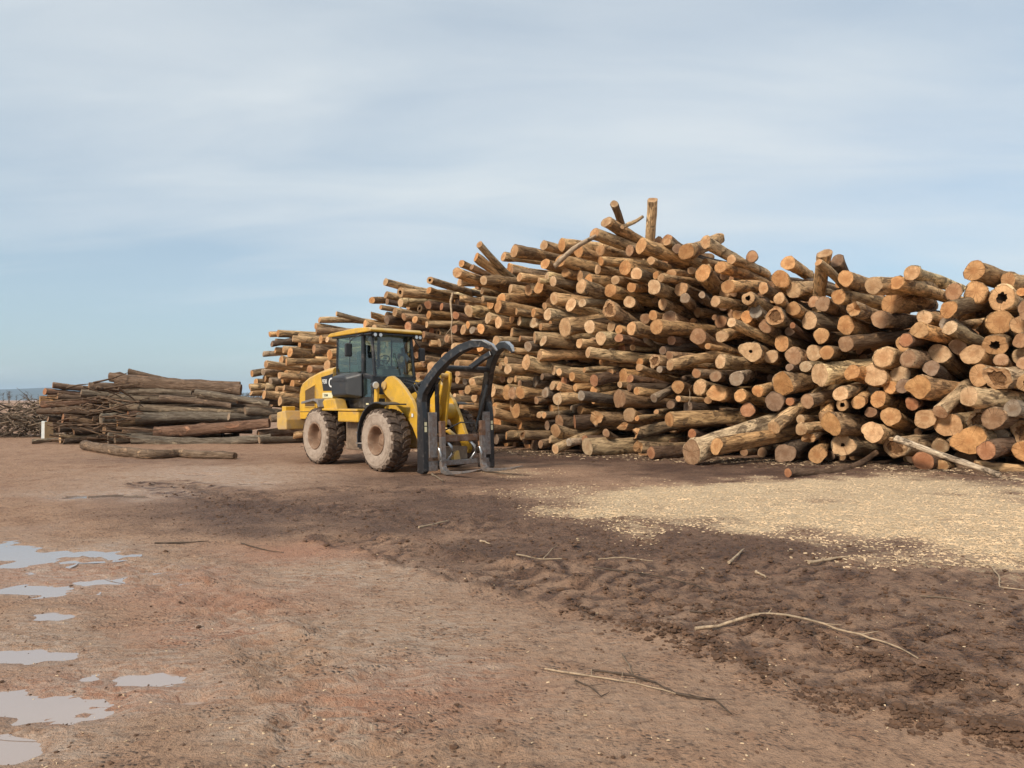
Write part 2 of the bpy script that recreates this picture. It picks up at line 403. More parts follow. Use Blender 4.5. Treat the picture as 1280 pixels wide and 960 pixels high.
sawm = t.math('ADD', attr('saw'), t.math('MULTIPLY', t.math('SUBTRACT', nst, 0.5), 1.5))
sawm = t.math('MULTIPLY', t.ramp(sawm, 0.30, 0.72), t.ramp(attr('saw'), 0.02, 0.3), True)
sawc = t.mix(t.ramp(nf, 0.35, 0.68), (0.48, 0.33, 0.19), (0.80, 0.60, 0.385))
sawc = t.mix(t.math('MULTIPLY', t.ramp(nff, 0.5, 0.68), 0.6), sawc, (0.86, 0.69, 0.48))
col = t.mix(sawm, col, sawc)
col = t.mix(t.math('MULTIPLY', t.ramp(nff, 0.30, 0.42, (1, 1, 1), (0, 0, 0)), 0.35), col, t.mix(1.0, col, (0.45, 0.42, 0.4), 'MULTIPLY'))
rough = t.math('SUBTRACT', 0.88, t.math('MULTIPLY', wet, 0.24))
rough = t.math('SUBTRACT', rough, t.math('MULTIPLY', pale, 0.20))
rough = t.math('SUBTRACT', rough, t.math('MULTIPLY', attr('silt'), 0.30))
h = t.math('ADD', t.math('ADD', t.math('MULTIPLY', nf, 1.0), t.math('MULTIPLY', nff, 0.35)), t.math('ADD', t.math('MULTIPLY', crumb, 0.8), t.math('MULTIPLY', t.math('MULTIPLY', wcl, wet), 2.2)))
t.bump(h, 1.0, 0.05)
t.fin(col, rough, 0, 0.35)

# ------------------------------------------------------------------ ground
rng = np.random.default_rng(7)
random.seed(7)
class VN:
    """tileable value noise"""
    def __init__(s, seed, n=256): s.g = np.random.default_rng(seed).random((n, n)); s.n = n
    def __call__(s, x, y):
        xi, yi = np.floor(x).astype(int), np.floor(y).astype(int); fx, fy = x - xi, y - yi
        fx = fx * fx * (3 - 2 * fx); fy = fy * fy * (3 - 2 * fy); n = s.n
        g = lambda a, b: s.g[a % n, b % n]
        return (g(xi, yi) * (1 - fx) + g(xi + 1, yi) * fx) * (1 - fy) + (g(xi, yi + 1) * (1 - fx) + g(xi + 1, yi + 1) * fx) * fy - 0.5
def fbm(x, y, seed, oct=4, f=1.0, gain=0.5):
    a, s = 1.0, 0.0
    for k in range(oct):
        s = s + a * VN(seed + k)(x * f + 13.7 * k, y * f + 5.1 * k); a *= gain; f *= 2.03
    return s
def axis(parts, lo, hi, g=1.22):
    out = [parts[0][0]]
    for a, b, st in parts:
        out += list(np.linspace(a, b, int(round((b - a) / st)) + 1)[1:])
    st = parts[-1][2]
    while out[-1] < hi: st *= g; out.append(out[-1] + st)
    st = parts[0][2]; pre = []
    x = out[0]
    while x > lo: st *= g; x -= st; pre.append(x)
    return np.array(pre[::-1] + out)
gx = axis([(-16, -9, .16), (-9, -5.5, .08), (-5.5, 5.5, .05), (5.5, 9, .08), (9, 18, .16)], -7000, 7000)
gy = axis([(2.6, 6.5, .032), (6.5, 12, .05), (12, 20, .08), (20, 34, .16)], -900, 9000)
GX, GY = np.meshgrid(gx, gy, indexing='ij')
near = (np.abs(GX) < 22) & (GY > 1.5) & (GY < 45)
fade = np.clip((60 - np.hypot(GX, GY)) / 25, 0, 1)
PXX, PXY = to_px(np.stack([GX, GY, np.zeros_like(GX)], -1))
ok = GY > 1.5
wx = 40 * fbm(GX, GY, 40, 3, 0.9); wy = 0.0
def blob(cx, cy, rx, ry, soft=0.35, warp=1.0):
    """soft-edged patch of ground, measured on the photograph"""
    d = np.sqrt(((PXX - cx + 30 * warp * W1) / rx) ** 2 + ((PXY - cy + ry * 0.9 * warp * W2) / ry) ** 2)
    return np.where(ok, np.clip((1 + soft - d) / (2 * soft), 0, 1), 0)
W1 = fbm(GX, GY, 50, 3, 1.6); W2 = fbm(GX, GY, 60, 4, 1.3)
def poly_st(pts):
    """distance along (s) and across (t) a line of ground points"""
    P = np.array([on_ground(*p)[:2] for p in pts]); best = np.full(GX.shape, 1e9); S = np.zeros_like(GX); T = np.full(GX.shape, 1e9); acc = 0.0
    for a, b in zip(P[:-1], P[1:]):
        d = b - a; L = np.hypot(*d); u = d / L
        s = np.clip((GX - a[0]) * u[0] + (GY - a[1]) * u[1], 0, L)
        qx, qy = GX - a[0] - u[0] * s, GY - a[1] - u[1] * s
        dist = np.hypot(qx, qy); m = dist < best
        best = np.where(m, dist, best); S = np.where(m, acc + s, S); T = np.where(m, (u[0] * qy - u[1] * qx) * np.where(dist < 1e-6, 1, dist / np.maximum(np.abs(u[0] * qy - u[1] * qx), 1e-6)), T); acc += L
    return S, T
sm = lambda a, b, x: (lambda q: q * q * (3 - 2 * q))(np.clip((x - a) / (b - a), 0, 1))

Hh = 0.05 * fbm(GX, GY, 1, 3, 0.22) + 0.030 * fbm(GX, GY, 5, 3, 1.1) + 0.016 * fbm(GX, GY, 9, 3, 5.0, 0.6) + 0.010 * fbm(GX, GY, 77, 2, 15.0, 0.7)
# puddles
PUD = [(14, 693, 52, 15), (100, 692, 44, 4.5), (52, 737, 42, 8.5), (125, 726, 34, 4.5), (205, 718, 44, 5.5), (40, 876, 82, 27), (165, 845, 60, 11.5),
       (5, 936, 42, 20), (130, 619, 62, 3.2), (20, 815, 64, 9), (60, 771, 24, 5), (225, 875, 22, 8), (315, 604, 22, 1.6), (250, 593, 26, 1.4)]
dips = [blob(*p, 0.55, 1.5) for p in PUD]
pmask = np.max(dips, 0)
damp_p = np.max([blob(a, b, c * 1.5 + 14, d * 1.6 + 6, 0.6, 0.9) for a, b, c, d in PUD], 0)
Hh = Hh * (1 - 0.8 * damp_p) + 0.012 * damp_p
Hh = Hh - 0.052 * pmask + 0.034 * pmask * (1 - pmask) * 4 * fbm(GX, GY, 90, 4, 5.0, 0.65) + 0.012 * damp_p * fbm(GX, GY, 95, 3, 9.0, 0.6)
# wheel tracks with lug prints
wet = np.zeros_like(GX); red = np.zeros_like(GX); pale = np.zeros_like(GX); saw = np.zeros_like(GX)
N5 = fbm(GX, GY, 30, 3, 6.0); N2 = fbm(GX, GY, 34, 3, 2.0)
def track(pts, w, depth, lug, ridge, wetamt, pitch=0.30, edge=0.0):
    global Hh, wet
    S, T = poly_st(pts); T = T + 0.10 * N2
    a = sm(w, w * 0.72, np.abs(T)); q = (S + 0.55 * np.abs(T) + 0.16 * N2 + 0.35 * W1) / pitch
    l = sm(0.2, 0.6, np.abs(((q + np.where(T > 0, 0.5, 0)) % 1) - 0.5) * 2)
    broken = sm(-0.30, 0.15, N2 + 0.4 * N5)
    Hh = Hh - depth * a + 1.15 * lug * a * l * broken + 0.035 * a * np.clip(N5, -.2, .4)
    rd = np.exp(-((np.abs(T) - w * 1.02) / (0.10 + 0.04 * w)) ** 2)
    Hh = Hh + ridge * rd * np.clip(0.45 + 1.5 * N5 + 0.8 * N2, 0, 1.6)
    wet = np.maximum(wet, wetamt * np.clip(a * (0.22 + 1.0 * (1 - l) * (0.4 + 0.6 * broken)) + rd * 0.9 * sm(-0.2, 0.25, N5), 0, 1))
track([(1420, 925), (1280, 893), (1130, 868), (1040, 843), (930, 800), (800, 765), (690, 737), (560, 705), (430, 672)], 0.36, 0.022, 0.020, 0.062, 0.80)
track([(1500, 800), (1280, 775), (1130, 752), (960, 722), (800, 690), (620, 655), (470, 640), (330, 633), (200, 606)], 0.62, 0.018, 0.026, 0.03, 0.95)
track([(1500, 835), (1280, 820), (1100, 790), (950, 765), (820, 728), (690, 700)], 0.45, 0.016, 0.026, 0.035, 0.9)
track([(1500, 745), (1280, 728), (1050, 705), (850, 668), (700, 640), (560, 618), (420, 612)], 0.40, 0.014, 0.022, 0.025, 0.8)
track([(470, 1010), (390, 905), (340, 820), (300, 770), (230, 730), (120, 700)], 0.34, 0.014, 0.030, 0.012, 0.06, 0.24)
track([(640, 1010), (470, 850), (380, 770), (300, 720), (190, 690)], 0.26, 0.008, 0.015, 0.012, 0.12, 0.24)
# damp, red, dried and sawdust-covered ground
def put(arr, lst, amt):
    for p in lst: arr[...] = np.maximum(arr, amt * blob(*p, 0.55, 1.0))
put(wet, [(320, 640, 160, 22), (560, 640, 230, 30), (820, 665, 240, 26), (640, 690, 130, 16), (1000, 690, 220, 18), (560, 600, 130, 8)], 0.78)
put(wet, [(1080, 740, 260, 60), (900, 740, 180, 50), (1230, 790, 160, 60)], 0.40)
put(wet, [(720, 573, 150, 8), (1000, 592, 200, 10), (1200, 606, 150, 12), (850, 585, 90, 8), (1100, 580, 300, 12)], 0.95)
put(wet, [(480, 575, 120, 8), (250, 640, 100, 14), (210, 575, 130, 7)], 0.35)
put(red, [(250, 790, 90, 22), (270, 745, 140, 24), (120, 860, 150, 34), (500, 880, 150, 40), (60, 720, 140, 20), (360, 690, 90, 14)], 0.62)
put(pale, [(300, 790, 110, 42), (380, 920, 130, 50), (170, 850, 190, 60), (110, 715, 170, 38), (150, 618, 110, 8), (250, 600, 160, 12), (300, 590, 120, 9), (480, 800, 200, 60), (430, 720, 160, 26), (520, 850, 120, 30), (60, 800, 110, 26), (60, 930, 90, 40)], 0.9)
put(pale, [(620, 900, 300, 80), (760, 800, 160, 40)], 0.35)
put(saw, [(960, 640, 210, 26), (1140, 640, 200, 40), (1280, 660, 120, 50), (820, 625, 110, 14), (900, 615, 120, 12), (1050, 608, 220, 10), (760, 640, 90, 10)], 0.85)
put(saw, [(700, 615, 90, 10), (640, 590, 60, 6), (1150, 700, 120, 14)], 0.40)
put(saw, [(470, 930, 60, 30), (560, 600, 40, 4), (260, 570, 60, 5), (120, 570, 80, 5)], 0.25)
wet *= (1 - np.clip(saw * 1.1, 0, 0.92)); pale *= (1 - np.clip(wet * 1.2, 0, 1))
Hh = Hh + saw * (0.018 + 0.02 * N2 + 0.018 * N5)
Hh = Hh * fade
Hh = np.where(np.hypot(GX, GY) > 400, -0.0, Hh)
nx, ny = GX.shape
idx = np.arange(nx * ny).reshape(nx, ny)
quads = np.stack([idx[:-1, :-1], idx[1:, :-1], idx[1:, 1:], idx[:-1, 1:]], -1).reshape(-1, 4)
me = bpy.data.meshes.new('ground')
me.vertices.add(nx * ny); me.vertices.foreach_set('co', np.stack([GX, GY, Hh], -1).astype(np.float32).ravel())
me.loops.add(quads.size); me.loops.foreach_set('vertex_index', quads.astype(np.int32).ravel())
me.polygons.add(len(quads)); me.polygons.foreach_set('loop_start', np.arange(0, quads.size, 4, dtype=np.int32))
me.polygons.foreach_set('use_smooth', np.ones(len(quads), bool))
for nm, ar in (('wet', wet), ('red', red), ('pale', pale), ('saw', saw), ('silt', damp_p)):
    a = me.attributes.new(nm, 'FLOAT', 'POINT'); a.data.foreach_set('value', ar.astype(np.float32).ravel())
me.update(calc_edges=True); me.materials.append(MATS['mud'])
ground = tag(link('ground', me), kind='structure')
def ground_z(x, y):
    i = int(np.clip(np.searchsorted(gx, x), 1, nx - 1)); j = int(np.clip(np.searchsorted(gy, y), 1, ny - 1))
    return float(Hh[i - 1:i + 1, j - 1:j + 1].max())

# standing water, one sheet for each puddle
for k, (cx, cy, rx, ry) in enumerate(PUD):
    c = on_ground(cx, cy); n = 28
    ring = [on_ground(cx + 1.5 * (rx + 8) * math.cos(a), cy + 1.6 * (ry + 2) * math.sin(a)) for a in np.linspace(0, 2 * math.pi, n, endpoint=False)]
    lvl = -0.016 - 0.0012 * (k % 4)
    mb = MB().add([(p[0] - c[0], p[1] - c[1], 0) for p in ring], [tuple(range(n))])
    o = mb.build('puddle', MATS['muddy_water']); o.location = (c[0], c[1], lvl)
    tag(o, kind='structure')

# ------------------------------------------------------------------ far distance: wooded ridge, bare woodland
mb = MB(); n = 90; xs = np.linspace(-9000, 5000, n); vs = []; fs = []
for i, x in enumerate(xs):
    top = 78 + 34 * math.exp(-((x + 3400) / 900) ** 2) + 16 * math.sin(x * 0.0011 + 1) + 9 * math.sin(x * 0.0031)
    for j, (yy, f) in enumerate(((5200, 0), (5700, 0.55), (6300, 0.93), (6700, 1.0), (7600, 0.5), (8600, 0))):
        vs.append((x, yy, max(0.0, top * f) + (random.uniform(-3, 3) if 0 < f else -2)))
m = 6
for i in range(n - 1):
    for j in range(m - 1): fs.append((i * m + j, (i + 1) * m + j, (i + 1) * m + j + 1, i * m + j + 1))
mb.add(vs, fs, True)
tag(mb.build('hills', MATS['ridge']), kind='structure')

mb = MB(); rw = random.Random(3)
for k in range(800):
    x = rw.uniform(-560, 120); y = rw.uniform(330, 470) + 0.1 * x
    h = rw.uniform(3.2, 6.4)
    mb.tube([(x, y, 0), (x + rw.uniform(-.3, .3), y, h)], [0.16, 0.03], 3, False)
    for q in range(13):
        z = h * rw.uniform(0.25, 0.95); a = rw.uniform(0, 6.28); l = rw.uniform(0.8, 2.0)
        mb.tube([(x, y, z), (x + l * math.cos(a) * .8, y + l * math.sin(a) * .8, z + l * rw.uniform(.2, .8))], [0.09, 0.03], 3, False)
tag(mb.build('distant_woodland', MATS['woodland']), 'far grey line of bare leafless trees below the blue ridge', 'woodland', kind='stuff')

# brush heap of branches and roots left of the low stack
mb = MB(); rw = random.Random(11)
bc = [(-24.6, 35.5, 2.6, 1.55), (-22.2, 36.0, 2.3, 1.75), (-27.6, 36.5, 2.6, 1.5), (-20.4, 36.6, 2.0, 1.25), (-30.5, 37, 2.6, 1.4)]
for k in range(2300):
    c = rw.choice(bc); u = rw.random() ** 0.7
    x = c[0] + rw.gauss(0, .5) * c[2]; y = c[1] + rw.gauss(0, .35) * c[2]
    top = c[3] * math.exp(-((x - c[0]) / c[2]) ** 2) * 0.95
    z = top * u + 0.03
    a, b = rw.uniform(0, 6.28), rw.gauss(0.0, 0.35); l = rw.uniform(0.3, 1.1)
    d = Vector((math.cos(a) * math.cos(b), math.sin(a) * math.cos(b), math.sin(b)))
    p = Vector((x, y, z)); q = p + d * l * 0.5 + Vector((rw.uniform(-.1, .1), rw.uniform(-.1, .1), rw.uniform(-.1, .15))); e_ = q + d * l * 0.5
    for w_ in (p, q, e_): w_.z = max(w_.z, 0.02)
    r0 = rw.choice((0.012, 0.016, 0.02, 0.03, 0.05))
    mb.tube([p, q, e_], [r0, r0 * .8, r0 * .4], 4, False)
tag(mb.build('brush_heap', MATS['twig']), 'tangled brown heap of branches and roots at the far left', 'brush', kind='stuff')

# ------------------------------------------------------------------ the big log pile
# each log: pixel of its cut end, its pixel radius, its slope in the picture, its look, how far it sticks out (m)
LOGS = """
420.6 388.8 3 12 p
399 397.5 4.2 6 t
395 404 4 . t
395.6 410.6 4 . b
401 420.6 5.5 . o
409 421 4 . p
347.5 413.7 4.5 . o
337 415.6 3.5 . o
374 419 5 . t
366 420 4 . p
345.6 423.7 4 . d
374.5 427 4.5 . o
340 430 4 . d
345 433 4 . o
354 434 4.5 . t
329 439.6 3 . g
361 438 6 . o
352.5 444 5 . t
392.5 433 5 . b
332.5 452 4.5 . t
357.5 450 4 . o
377 452.5 4.5 . t
396 451 8 . o
409 454 6 . t
412 440 6 . o
387 458 5 . b
375 467 6 . p
315 464 4.5 . o
329 462 4 . g
349 465.6 4 . p
358 465.6 5 . o
330.6 470 4 . t
353 472 4 . o
338 475 4.5 . g
320 474.5 4 . o
332.5 478.7 5 . p
312.5 481 4 . t
354 481 3.5 . t
365 481 6 . o
347 484 4 . t
357 488 3.5 . t
314 488 3.5 . t
328.6 491 4.5 . t
350 498 5.5 . t
340 500.5 4.5 . b
365 491 4 . p
366 507.5 4 . p
358 507 4 . d
338 523 5 0 g
347 540.6 4 . r
367 541 4 . t
344 512.5 4 . b
350 530 5 . g
362 526 5 . b
327 551 4.5 0 t
482 349 4.5 7 t
500.6 362 6 . h
482.5 365 4.5 . t
465 372 4.5 3 o
484 373 4.5 . d
537.5 347 5 15 h
536 359 4 . o
500.6 375 5.5 -10 p
573 336 7 12 t
577 325.6 4.5 18 o
590 328.7 3.5 22 b
595 318 6 33 o
599 303 5 38 t
575 349 5 . p
604 347 6 . p
575.6 372.5 4.5 . t
585.6 385 7 . p
552 379.5 5 . r
535 377.5 6 . r
524 384 5.5 . h
494 385 6 . t
505 394 5 . b
464 390 4 . o
484 396 6 . d
476 380.6 3 . t
520 394 5 . o
535 392 5 . o
533 402 4.5 . p
467 404 5 . p
457 405 5 . o
511 406 7 . r
570 390 5 . r
601 404 6 . o
609 397 7 . p
584 405 5 . o
604 371 4 . p
540 411 5 . r
548 412 5 . h
528 412 4 . b
537.5 425 4.5 . t
549 425 5 . p
559 420.6 5.5 . b
568 408 6 . r
583 414 5.5 . t
568 430 6 . t
578 430 6 . p
589 424 6.5 . t
592.5 415 5 . g
602 424 6 . o
610 430 5 . t
620 419 6.5 . p
622 384 8 . o
612 373 7 . o
625 402.5 7 . p
638 409 6.5 . p
643 391 6 . o
653 392.5 6 . p
529 446 5 . b
557 442.5 7 . t
539 456 7.5 . t
510 432 6 . d
516 424 5 . b
524 466 4 . b
537 466 4 . t
571 451 5 . t
595 447 5 . t
572 473 5 . t
581 473 4 . g
590.6 474 6 . p
568 489 3.5 . p
585.6 484 5 . p
582 492 6 . o
583 506 8 . p
575 500 5 . t
572 463 4 . b
555 468 5 . b
548 480 5 . d
555 500 6 . t
595 495 6 . t
590 523 7 . b
572 520 6 . t
629 317 5.5 10 t
643 310 7.5 10 t
680 302.5 6 10 t
702 302.5 8 5 o
725 314 8.5 . o
699 319 8 . o
708 333 6 . o
681 328 7 . o
684 340 6.5 . p
650 345 5.5 . t
640 334 4.5 . b
674 348 3.5 . p
691 348 6 . p
661 359 7 . t
675 364 7.5 . o
692.5 365 8 . t
638 357 6 . p
724 339 6 . t
735 347 7 . o
747.5 321 6 . o
747 333 5.5 . p
719 360 8 . t
732 372 6 . p
741 361 6 . p
751 366 7 . o
715 379 8 . p
686 380 8.5 . t
668 377.5 6 . o
676 378 5 . t
627 371 8 . o
644 388 5 . t
666 394 7.5 . p
685 391 7 . p
684 400 5.5 . t
679 408 5 . t
705.6 401 11 . t
736 405 8.5 . p
734 391 6 . b
759 401 7 . t
764 385 10.5 . k
650 419 4 . b
667 419 7 . p
677 415 6.5 8@58 p 0.9
660 429 7 . g
674 440 6.5 0@60 t 0.8
638 434 4 . t
661 456 9.5 3@62 p 0.9
723 430 6 . t
730 439 7 . p
739 420 8 . b
752.5 422 8.5 . p
749 449 4.5 . o
617 450 5 . o
624 451 4.5 . t
631 449 5.5 . t
615 461 5.5 . t
635 460 6.5 . p
644 466 4.5 . t
630 468 5 . b
638 472 4.5 . t
650 475.6 5 . b
668 473 7 . g
679 464 4 . d
689 462 6.5 . p
699 460.6 5 . p
706 467 5 . r
715 466 6 . o
690 475 6 . p
699 477 5.5 . t
705 474 4 . t
718 479 5 . o
730 460 4 . t
744 470.6 7.5 . r
745.6 484.5 5.5 5 o
742 496 5 . o
727.5 491 6.5 . g
617 483 8 . p
631 487 9.5 . o
641 488 8 . b
652 489 8.5 . o
679 489 7 . g
695.6 490.6 8.5 . p
611 495 6.5 . t
639 499 5.5 . p
622.5 505.6 5 . o
615 508 6 . t
637.5 507.5 4.5 -2 p
670 499 5 . b
687 502.5 5.5 . o
716 507.5 5 . g
675.6 514 4 . p
682 518 4.5 . t
705.6 515 4 . d
716 520 8 . r
727 516 6 . o
744 518 9 0@55 j
748 531 4.5 . g
623 526 9.5 . o
645 516 8.5 . o
649 526 6 . o
637.5 534 6 . o
634 543 5 . o
651 539 6 . k
684 527.5 6 . d
700 526 8.5 . b
685 542.5 4.5 . p
678 548 5.5 . b
669 556 7.5 . d
657 546 5 . d
697 541 8 . t
690 557 5.5 -25 p
710 550 5 -5 g
730.6 540 5.5 . r
758 539 5 . b
734 559 10.5 . p
621 545 7 . d
605 530 6 . b
769 253 5.3 d8,-38 t
813 244.5 6.5 d4,-52 t
761 274 7 32 t
741 286 7.5 18 t
801 302.5 9 28 o
832.5 310 5.5 25 t
815 317.5 5 25 t
787 309 7 . b
755 310 7 8 t
855.6 312 9.5 -15 o
845 307 6 . d
777.5 331 8 . o
820 337.5 5 . o
841 335 6.5 20 t
879 336 9.5 . o
772.5 345 5.5 . t
792 344 8 . p
826 347.5 4.5 . t
882 298 7 27 t
865 330 5 . t
824 354 9 . p
846 357.5 7.5 . t
791 359 6 . o
789 372.5 7.5 . p
827.5 377 7 . p
852.5 373 6.5 . g
877.5 364 4.5 . g
894 372.5 6.5 . p
761 367 9 . o
787.5 399 8 . t
805.6 394 7 . b
820 390 6 . o
834 396 10 . b
820.6 410 9.5 . o
873 416 10.5 . b
886 425 4 . o
772.5 414 5 . o
776 422 6 5 r
808 424 3.5 . g
841 421 6 . r
764 428 5.5 . g
827 426 5 . d
744 436 4.5 . t
779 436 6 . r
792 435.6 4.5 . p
794 445 5.5 . o
765.6 441 4 . t
763 450 5 . t
779 458.5 8.5 . o
799 456 5 . t
818 447.5 8.5 . k
837 440.6 6 -2@58 b
837 454 7 -10@58 t
825.6 456 4 . g
773 470.6 4 . p
787.5 467.5 5 . r
797 482.5 5.5 . o
785 485.6 5 . d
847.5 479 8 . o
848 492.5 3.5 . p
774 500 12 2@56 b
784 508.5 7.5 . t
815 495 5.5 -20 g
823 507 3.5 . p
795 516 3.5 . o
781 527.5 5 0 j
836 519 10 3@66 o 1.3
796 537.5 7 -3@62 j
800 552.5 7 -6@62 j 1.0
803 564 6 . t
814 569 8 -8@60 r 1.2
874 480 9.5 . p
896 484 11 . o
885 498 5 . t
865 540 6 . r
860 502 6 . d
837 503 5 . d
901 329 7.5 22 o
914 320 6 20 t
940 316 6 15 b
985 324 8 d38,-3 o
976 344 9.5 . o
910 354 8 . o
935 369 8 . h
958 358 7 30 t
991 364 9 . t
982 374 7 . t
993 382 9 . o
942 385 7 . g
921 389 6 . o
969 388 11 . k
1017 376 7 . b
909 403 6.5 20 p
934 399 8 . o
955.6 406 8 . b
1004 398 9.5 4@55 p
993 401 4 . r
985 406 6 . d
902.5 415 8 15 p
946 424 13 . H
977.5 424 9.5 . o
964 441 8.5 . p
1012 431 9 . p
997.5 440 10.5 . b
899 447.5 8 8@52 p
894 465 7 . b
920.6 469 8 -25 g
872 461 6 . b
927 486 7 . o
945 490 7 -40 o
1007 456 7 . p
990.6 452.5 5 . d
980 476 14 -6@52 O
973 499 11 . d
991 501.5 5.5 . r
1003 495 8 -8 b
935 505 9 . r
869 563 16 -14@62 B 2.6
894 582 10 -14@58 o 2.4
969 536 9 -25@56 t 0.9
994 540 7 -18@56 t 0.7
1012 541 6 -25 j
987.5 571 12 . d
1012 559 9 . o
1031 312 8 d24,-40 t
1023 323 5 d50,-20 t
1047 321 8 d44,-35 d
1056 343 9.5 10 o
1048 366 9 . o
1089 362 10 . t
1024 376 8 25 b
1114 376 11 12 o
1121 346 8 20 o
1139 338 7.5 . p
1067 382 9 . j
1104 386 9 . b
1062 405 11 . o
1050 423 10 -15@58 b
1160 390 8.5 . p
1151 407 9 . o
1137 416 8 . r
1028 415.5 9 . o
1039 435 8.5 . o
1025 462 13 -5@60 p 0.8
1069 456 9 . o
1089 462.5 12 . p
1107 443 12 . t
1127.5 433 8.5 . o
1146 444 10 . b
1122.5 462 9 . p
1111 474 8 . o
1054 485 9 -25 p
1077.5 491 7.5 . o
1092 482 8 . g
1096 498 9.5 . o
1125 480 8 . d
1142 495 7.5 . r
1027 514 8 -25 t
1055 512 7.5 . h
1111 517 11 . o
1092 509 6 . d
1039 532 13 . O
1036 563 7 . d
1061 555 12.5 . H
1101 537 11.5 20 p
1118 565 12 . k
1154 563 11 . r
1002 531 6 . t
1211 358 11 . o
1194 369 8 . b
1224 366.5 11 30 o
1259.5 346.5 9 . t
1253 366.5 12 . h
1275 358 5 . o
1177 378 10 . o
1196 383 10 . t
1186 394 7.5 25 p
1177 404 9 35 g
1246.5 399.5 13 . o
1232.5 423 10 . h
1262 427 9 . b
1272 434 9.5 . p
1277 411 9 . t
1278 389 12 . b
1171 435.5 10 35 p
1199.5 432.5 9 . b
1214 434 10 30 t
1170 453 8 . d
1155 473.5 12 0@56 O
1238 462 12 . t
1245 479 10 . t
1222 482 13 . k
1276 485 11 . h
1256 494 8 . g
1211 501 11 . p
1239.5 505 12.5 . b
1171 509.5 7 -30@58 B 0.8
1162 522 10 . t
1239 525 11 . k
1262 448 7 . b
1274 450 7 . b
1279 513 14 . d
1183 536.5 12 . t
1209 539 14 . O
1254 537.7 8.5 . g
1273 540 13 . k
1180.6 561 8 . t
1169 576 6 . o
1238 567 11 . r
1267 578 11.5 . o 0.6
1212 566 11 . d
"""

LF0, LF1 = np.array([-10.0, 32.5]), np.array([12.0, 18.1])     # foot of the pile's face, found where logs touch the ground
LT = (LF1 - LF0) / np.linalg.norm(LF1 - LF0)
LN = np.array([-LT[1], LT[0]])                                  # horizontally into the pile
SETBACK = 0.18                                                  # the face leans back by this much per metre of height
PN = np.array([LN[0], LN[1], -SETBACK])
def on_face(x, y, fwd=0.0):
    r = ray(x, y); t = ((LF0[0] - CAM[0]) * PN[0] + (LF0[1] - CAM[1]) * PN[1] - CAM[2] * PN[2] - fwd) / (r @ PN)
    return CAM + r * t
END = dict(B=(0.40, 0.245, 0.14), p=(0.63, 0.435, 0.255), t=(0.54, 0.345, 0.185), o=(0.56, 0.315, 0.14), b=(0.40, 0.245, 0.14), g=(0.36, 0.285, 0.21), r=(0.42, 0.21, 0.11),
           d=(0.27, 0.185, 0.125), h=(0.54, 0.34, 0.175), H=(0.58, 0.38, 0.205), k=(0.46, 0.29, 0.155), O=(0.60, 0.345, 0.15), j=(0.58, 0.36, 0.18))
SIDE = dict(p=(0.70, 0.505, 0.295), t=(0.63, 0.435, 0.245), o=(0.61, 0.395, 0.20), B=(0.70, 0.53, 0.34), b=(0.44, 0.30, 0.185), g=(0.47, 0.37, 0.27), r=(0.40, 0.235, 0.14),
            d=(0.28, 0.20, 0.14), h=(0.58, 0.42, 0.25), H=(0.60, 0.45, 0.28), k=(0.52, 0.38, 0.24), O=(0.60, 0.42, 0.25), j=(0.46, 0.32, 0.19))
lr = random.Random(21)
items = []           # P0, dir, L, r, code, pixel radius, weight
for ln in LOGS.strip().splitlines():
    w = ln.split(); x, y, rp = map(float, w[:3]); sl, code = w[3], w[4]
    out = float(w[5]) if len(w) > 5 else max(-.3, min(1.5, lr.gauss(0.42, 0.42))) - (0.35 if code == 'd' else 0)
    va = math.degrees(math.atan((x - 640) / FPX))
    az = np.interp(x, (300, 420, 600, 640, 730, 790, 850), (50, 47, 46, 54, 53, 40, va + 19)) if x < 850 else va + 18
    az, pit = R(az + lr.gauss(0, 8)), R(lr.gauss(0, 2.5))
    P = on_face(x, y, out)
    if '@' in sl:
        sl, a = sl.split('@'); az = R(float(a))
    if sl.startswith('d'):
        a, b = sl[1:].split(','); az, pit = R(float(a)), R(float(b))
    elif sl != '.':
        ta = math.tan(R(float(sl)))
        dx, dy = math.sin(az), math.cos(az)
        u = dx * P[1] - P[0] * dy
        pit = math.atan(max(-0.55, min(0.55, ((P[2] - CAMH) * dy - ta * u) / P[1])))
    d = np.array([math.sin(az) * math.cos(pit), math.cos(az) * math.cos(pit), math.sin(pit)])
    L = lr.uniform(3.7, 4.7) + (out if out > 0.6 else 0)
    if sl.startswith('d'): L = lr.uniform(2.0, 2.6)
    r = rp * np.linalg.norm(P - CAM) / FPX / 1.02
    P[2] = max(P[2], r + 0.02)
    items.append([P, d, L, r, code, rp, 1.0])
n_tr = len(items)
# long poles and logs lying against the foot of the pile
def fixed(x0, y0, Y0, x1, y1, Y1, rp, code):
    A, B = at_depth(x0, y0, Y0), at_depth(x1, y1, Y1); r = rp * (Y0 + Y1) / 2 / FPX
    A[2] = max(A[2], r); B[2] = max(B[2], r)
    items.append([A, (B - A) / np.linalg.norm(B - A), float(np.linalg.norm(B - A)), r, code, rp, 0.0])
fixed(1119, 548, 18.0, 1250, 598, 16.6, 4.3, 'g')
fixed(985, 597, 16.9, 1095, 566, 20.6, 5.0, 'r')
fixed(1218, 582, 18.3, 1330, 592, 17.6, 7.0, 't')
fixed(693, 333, 24.2, 745, 295, 24.6, 3.2, 'g')
fixed(778, 284, 24.6, 803, 271, 25.6, 2.6, 'p')
n_fix = len(items)
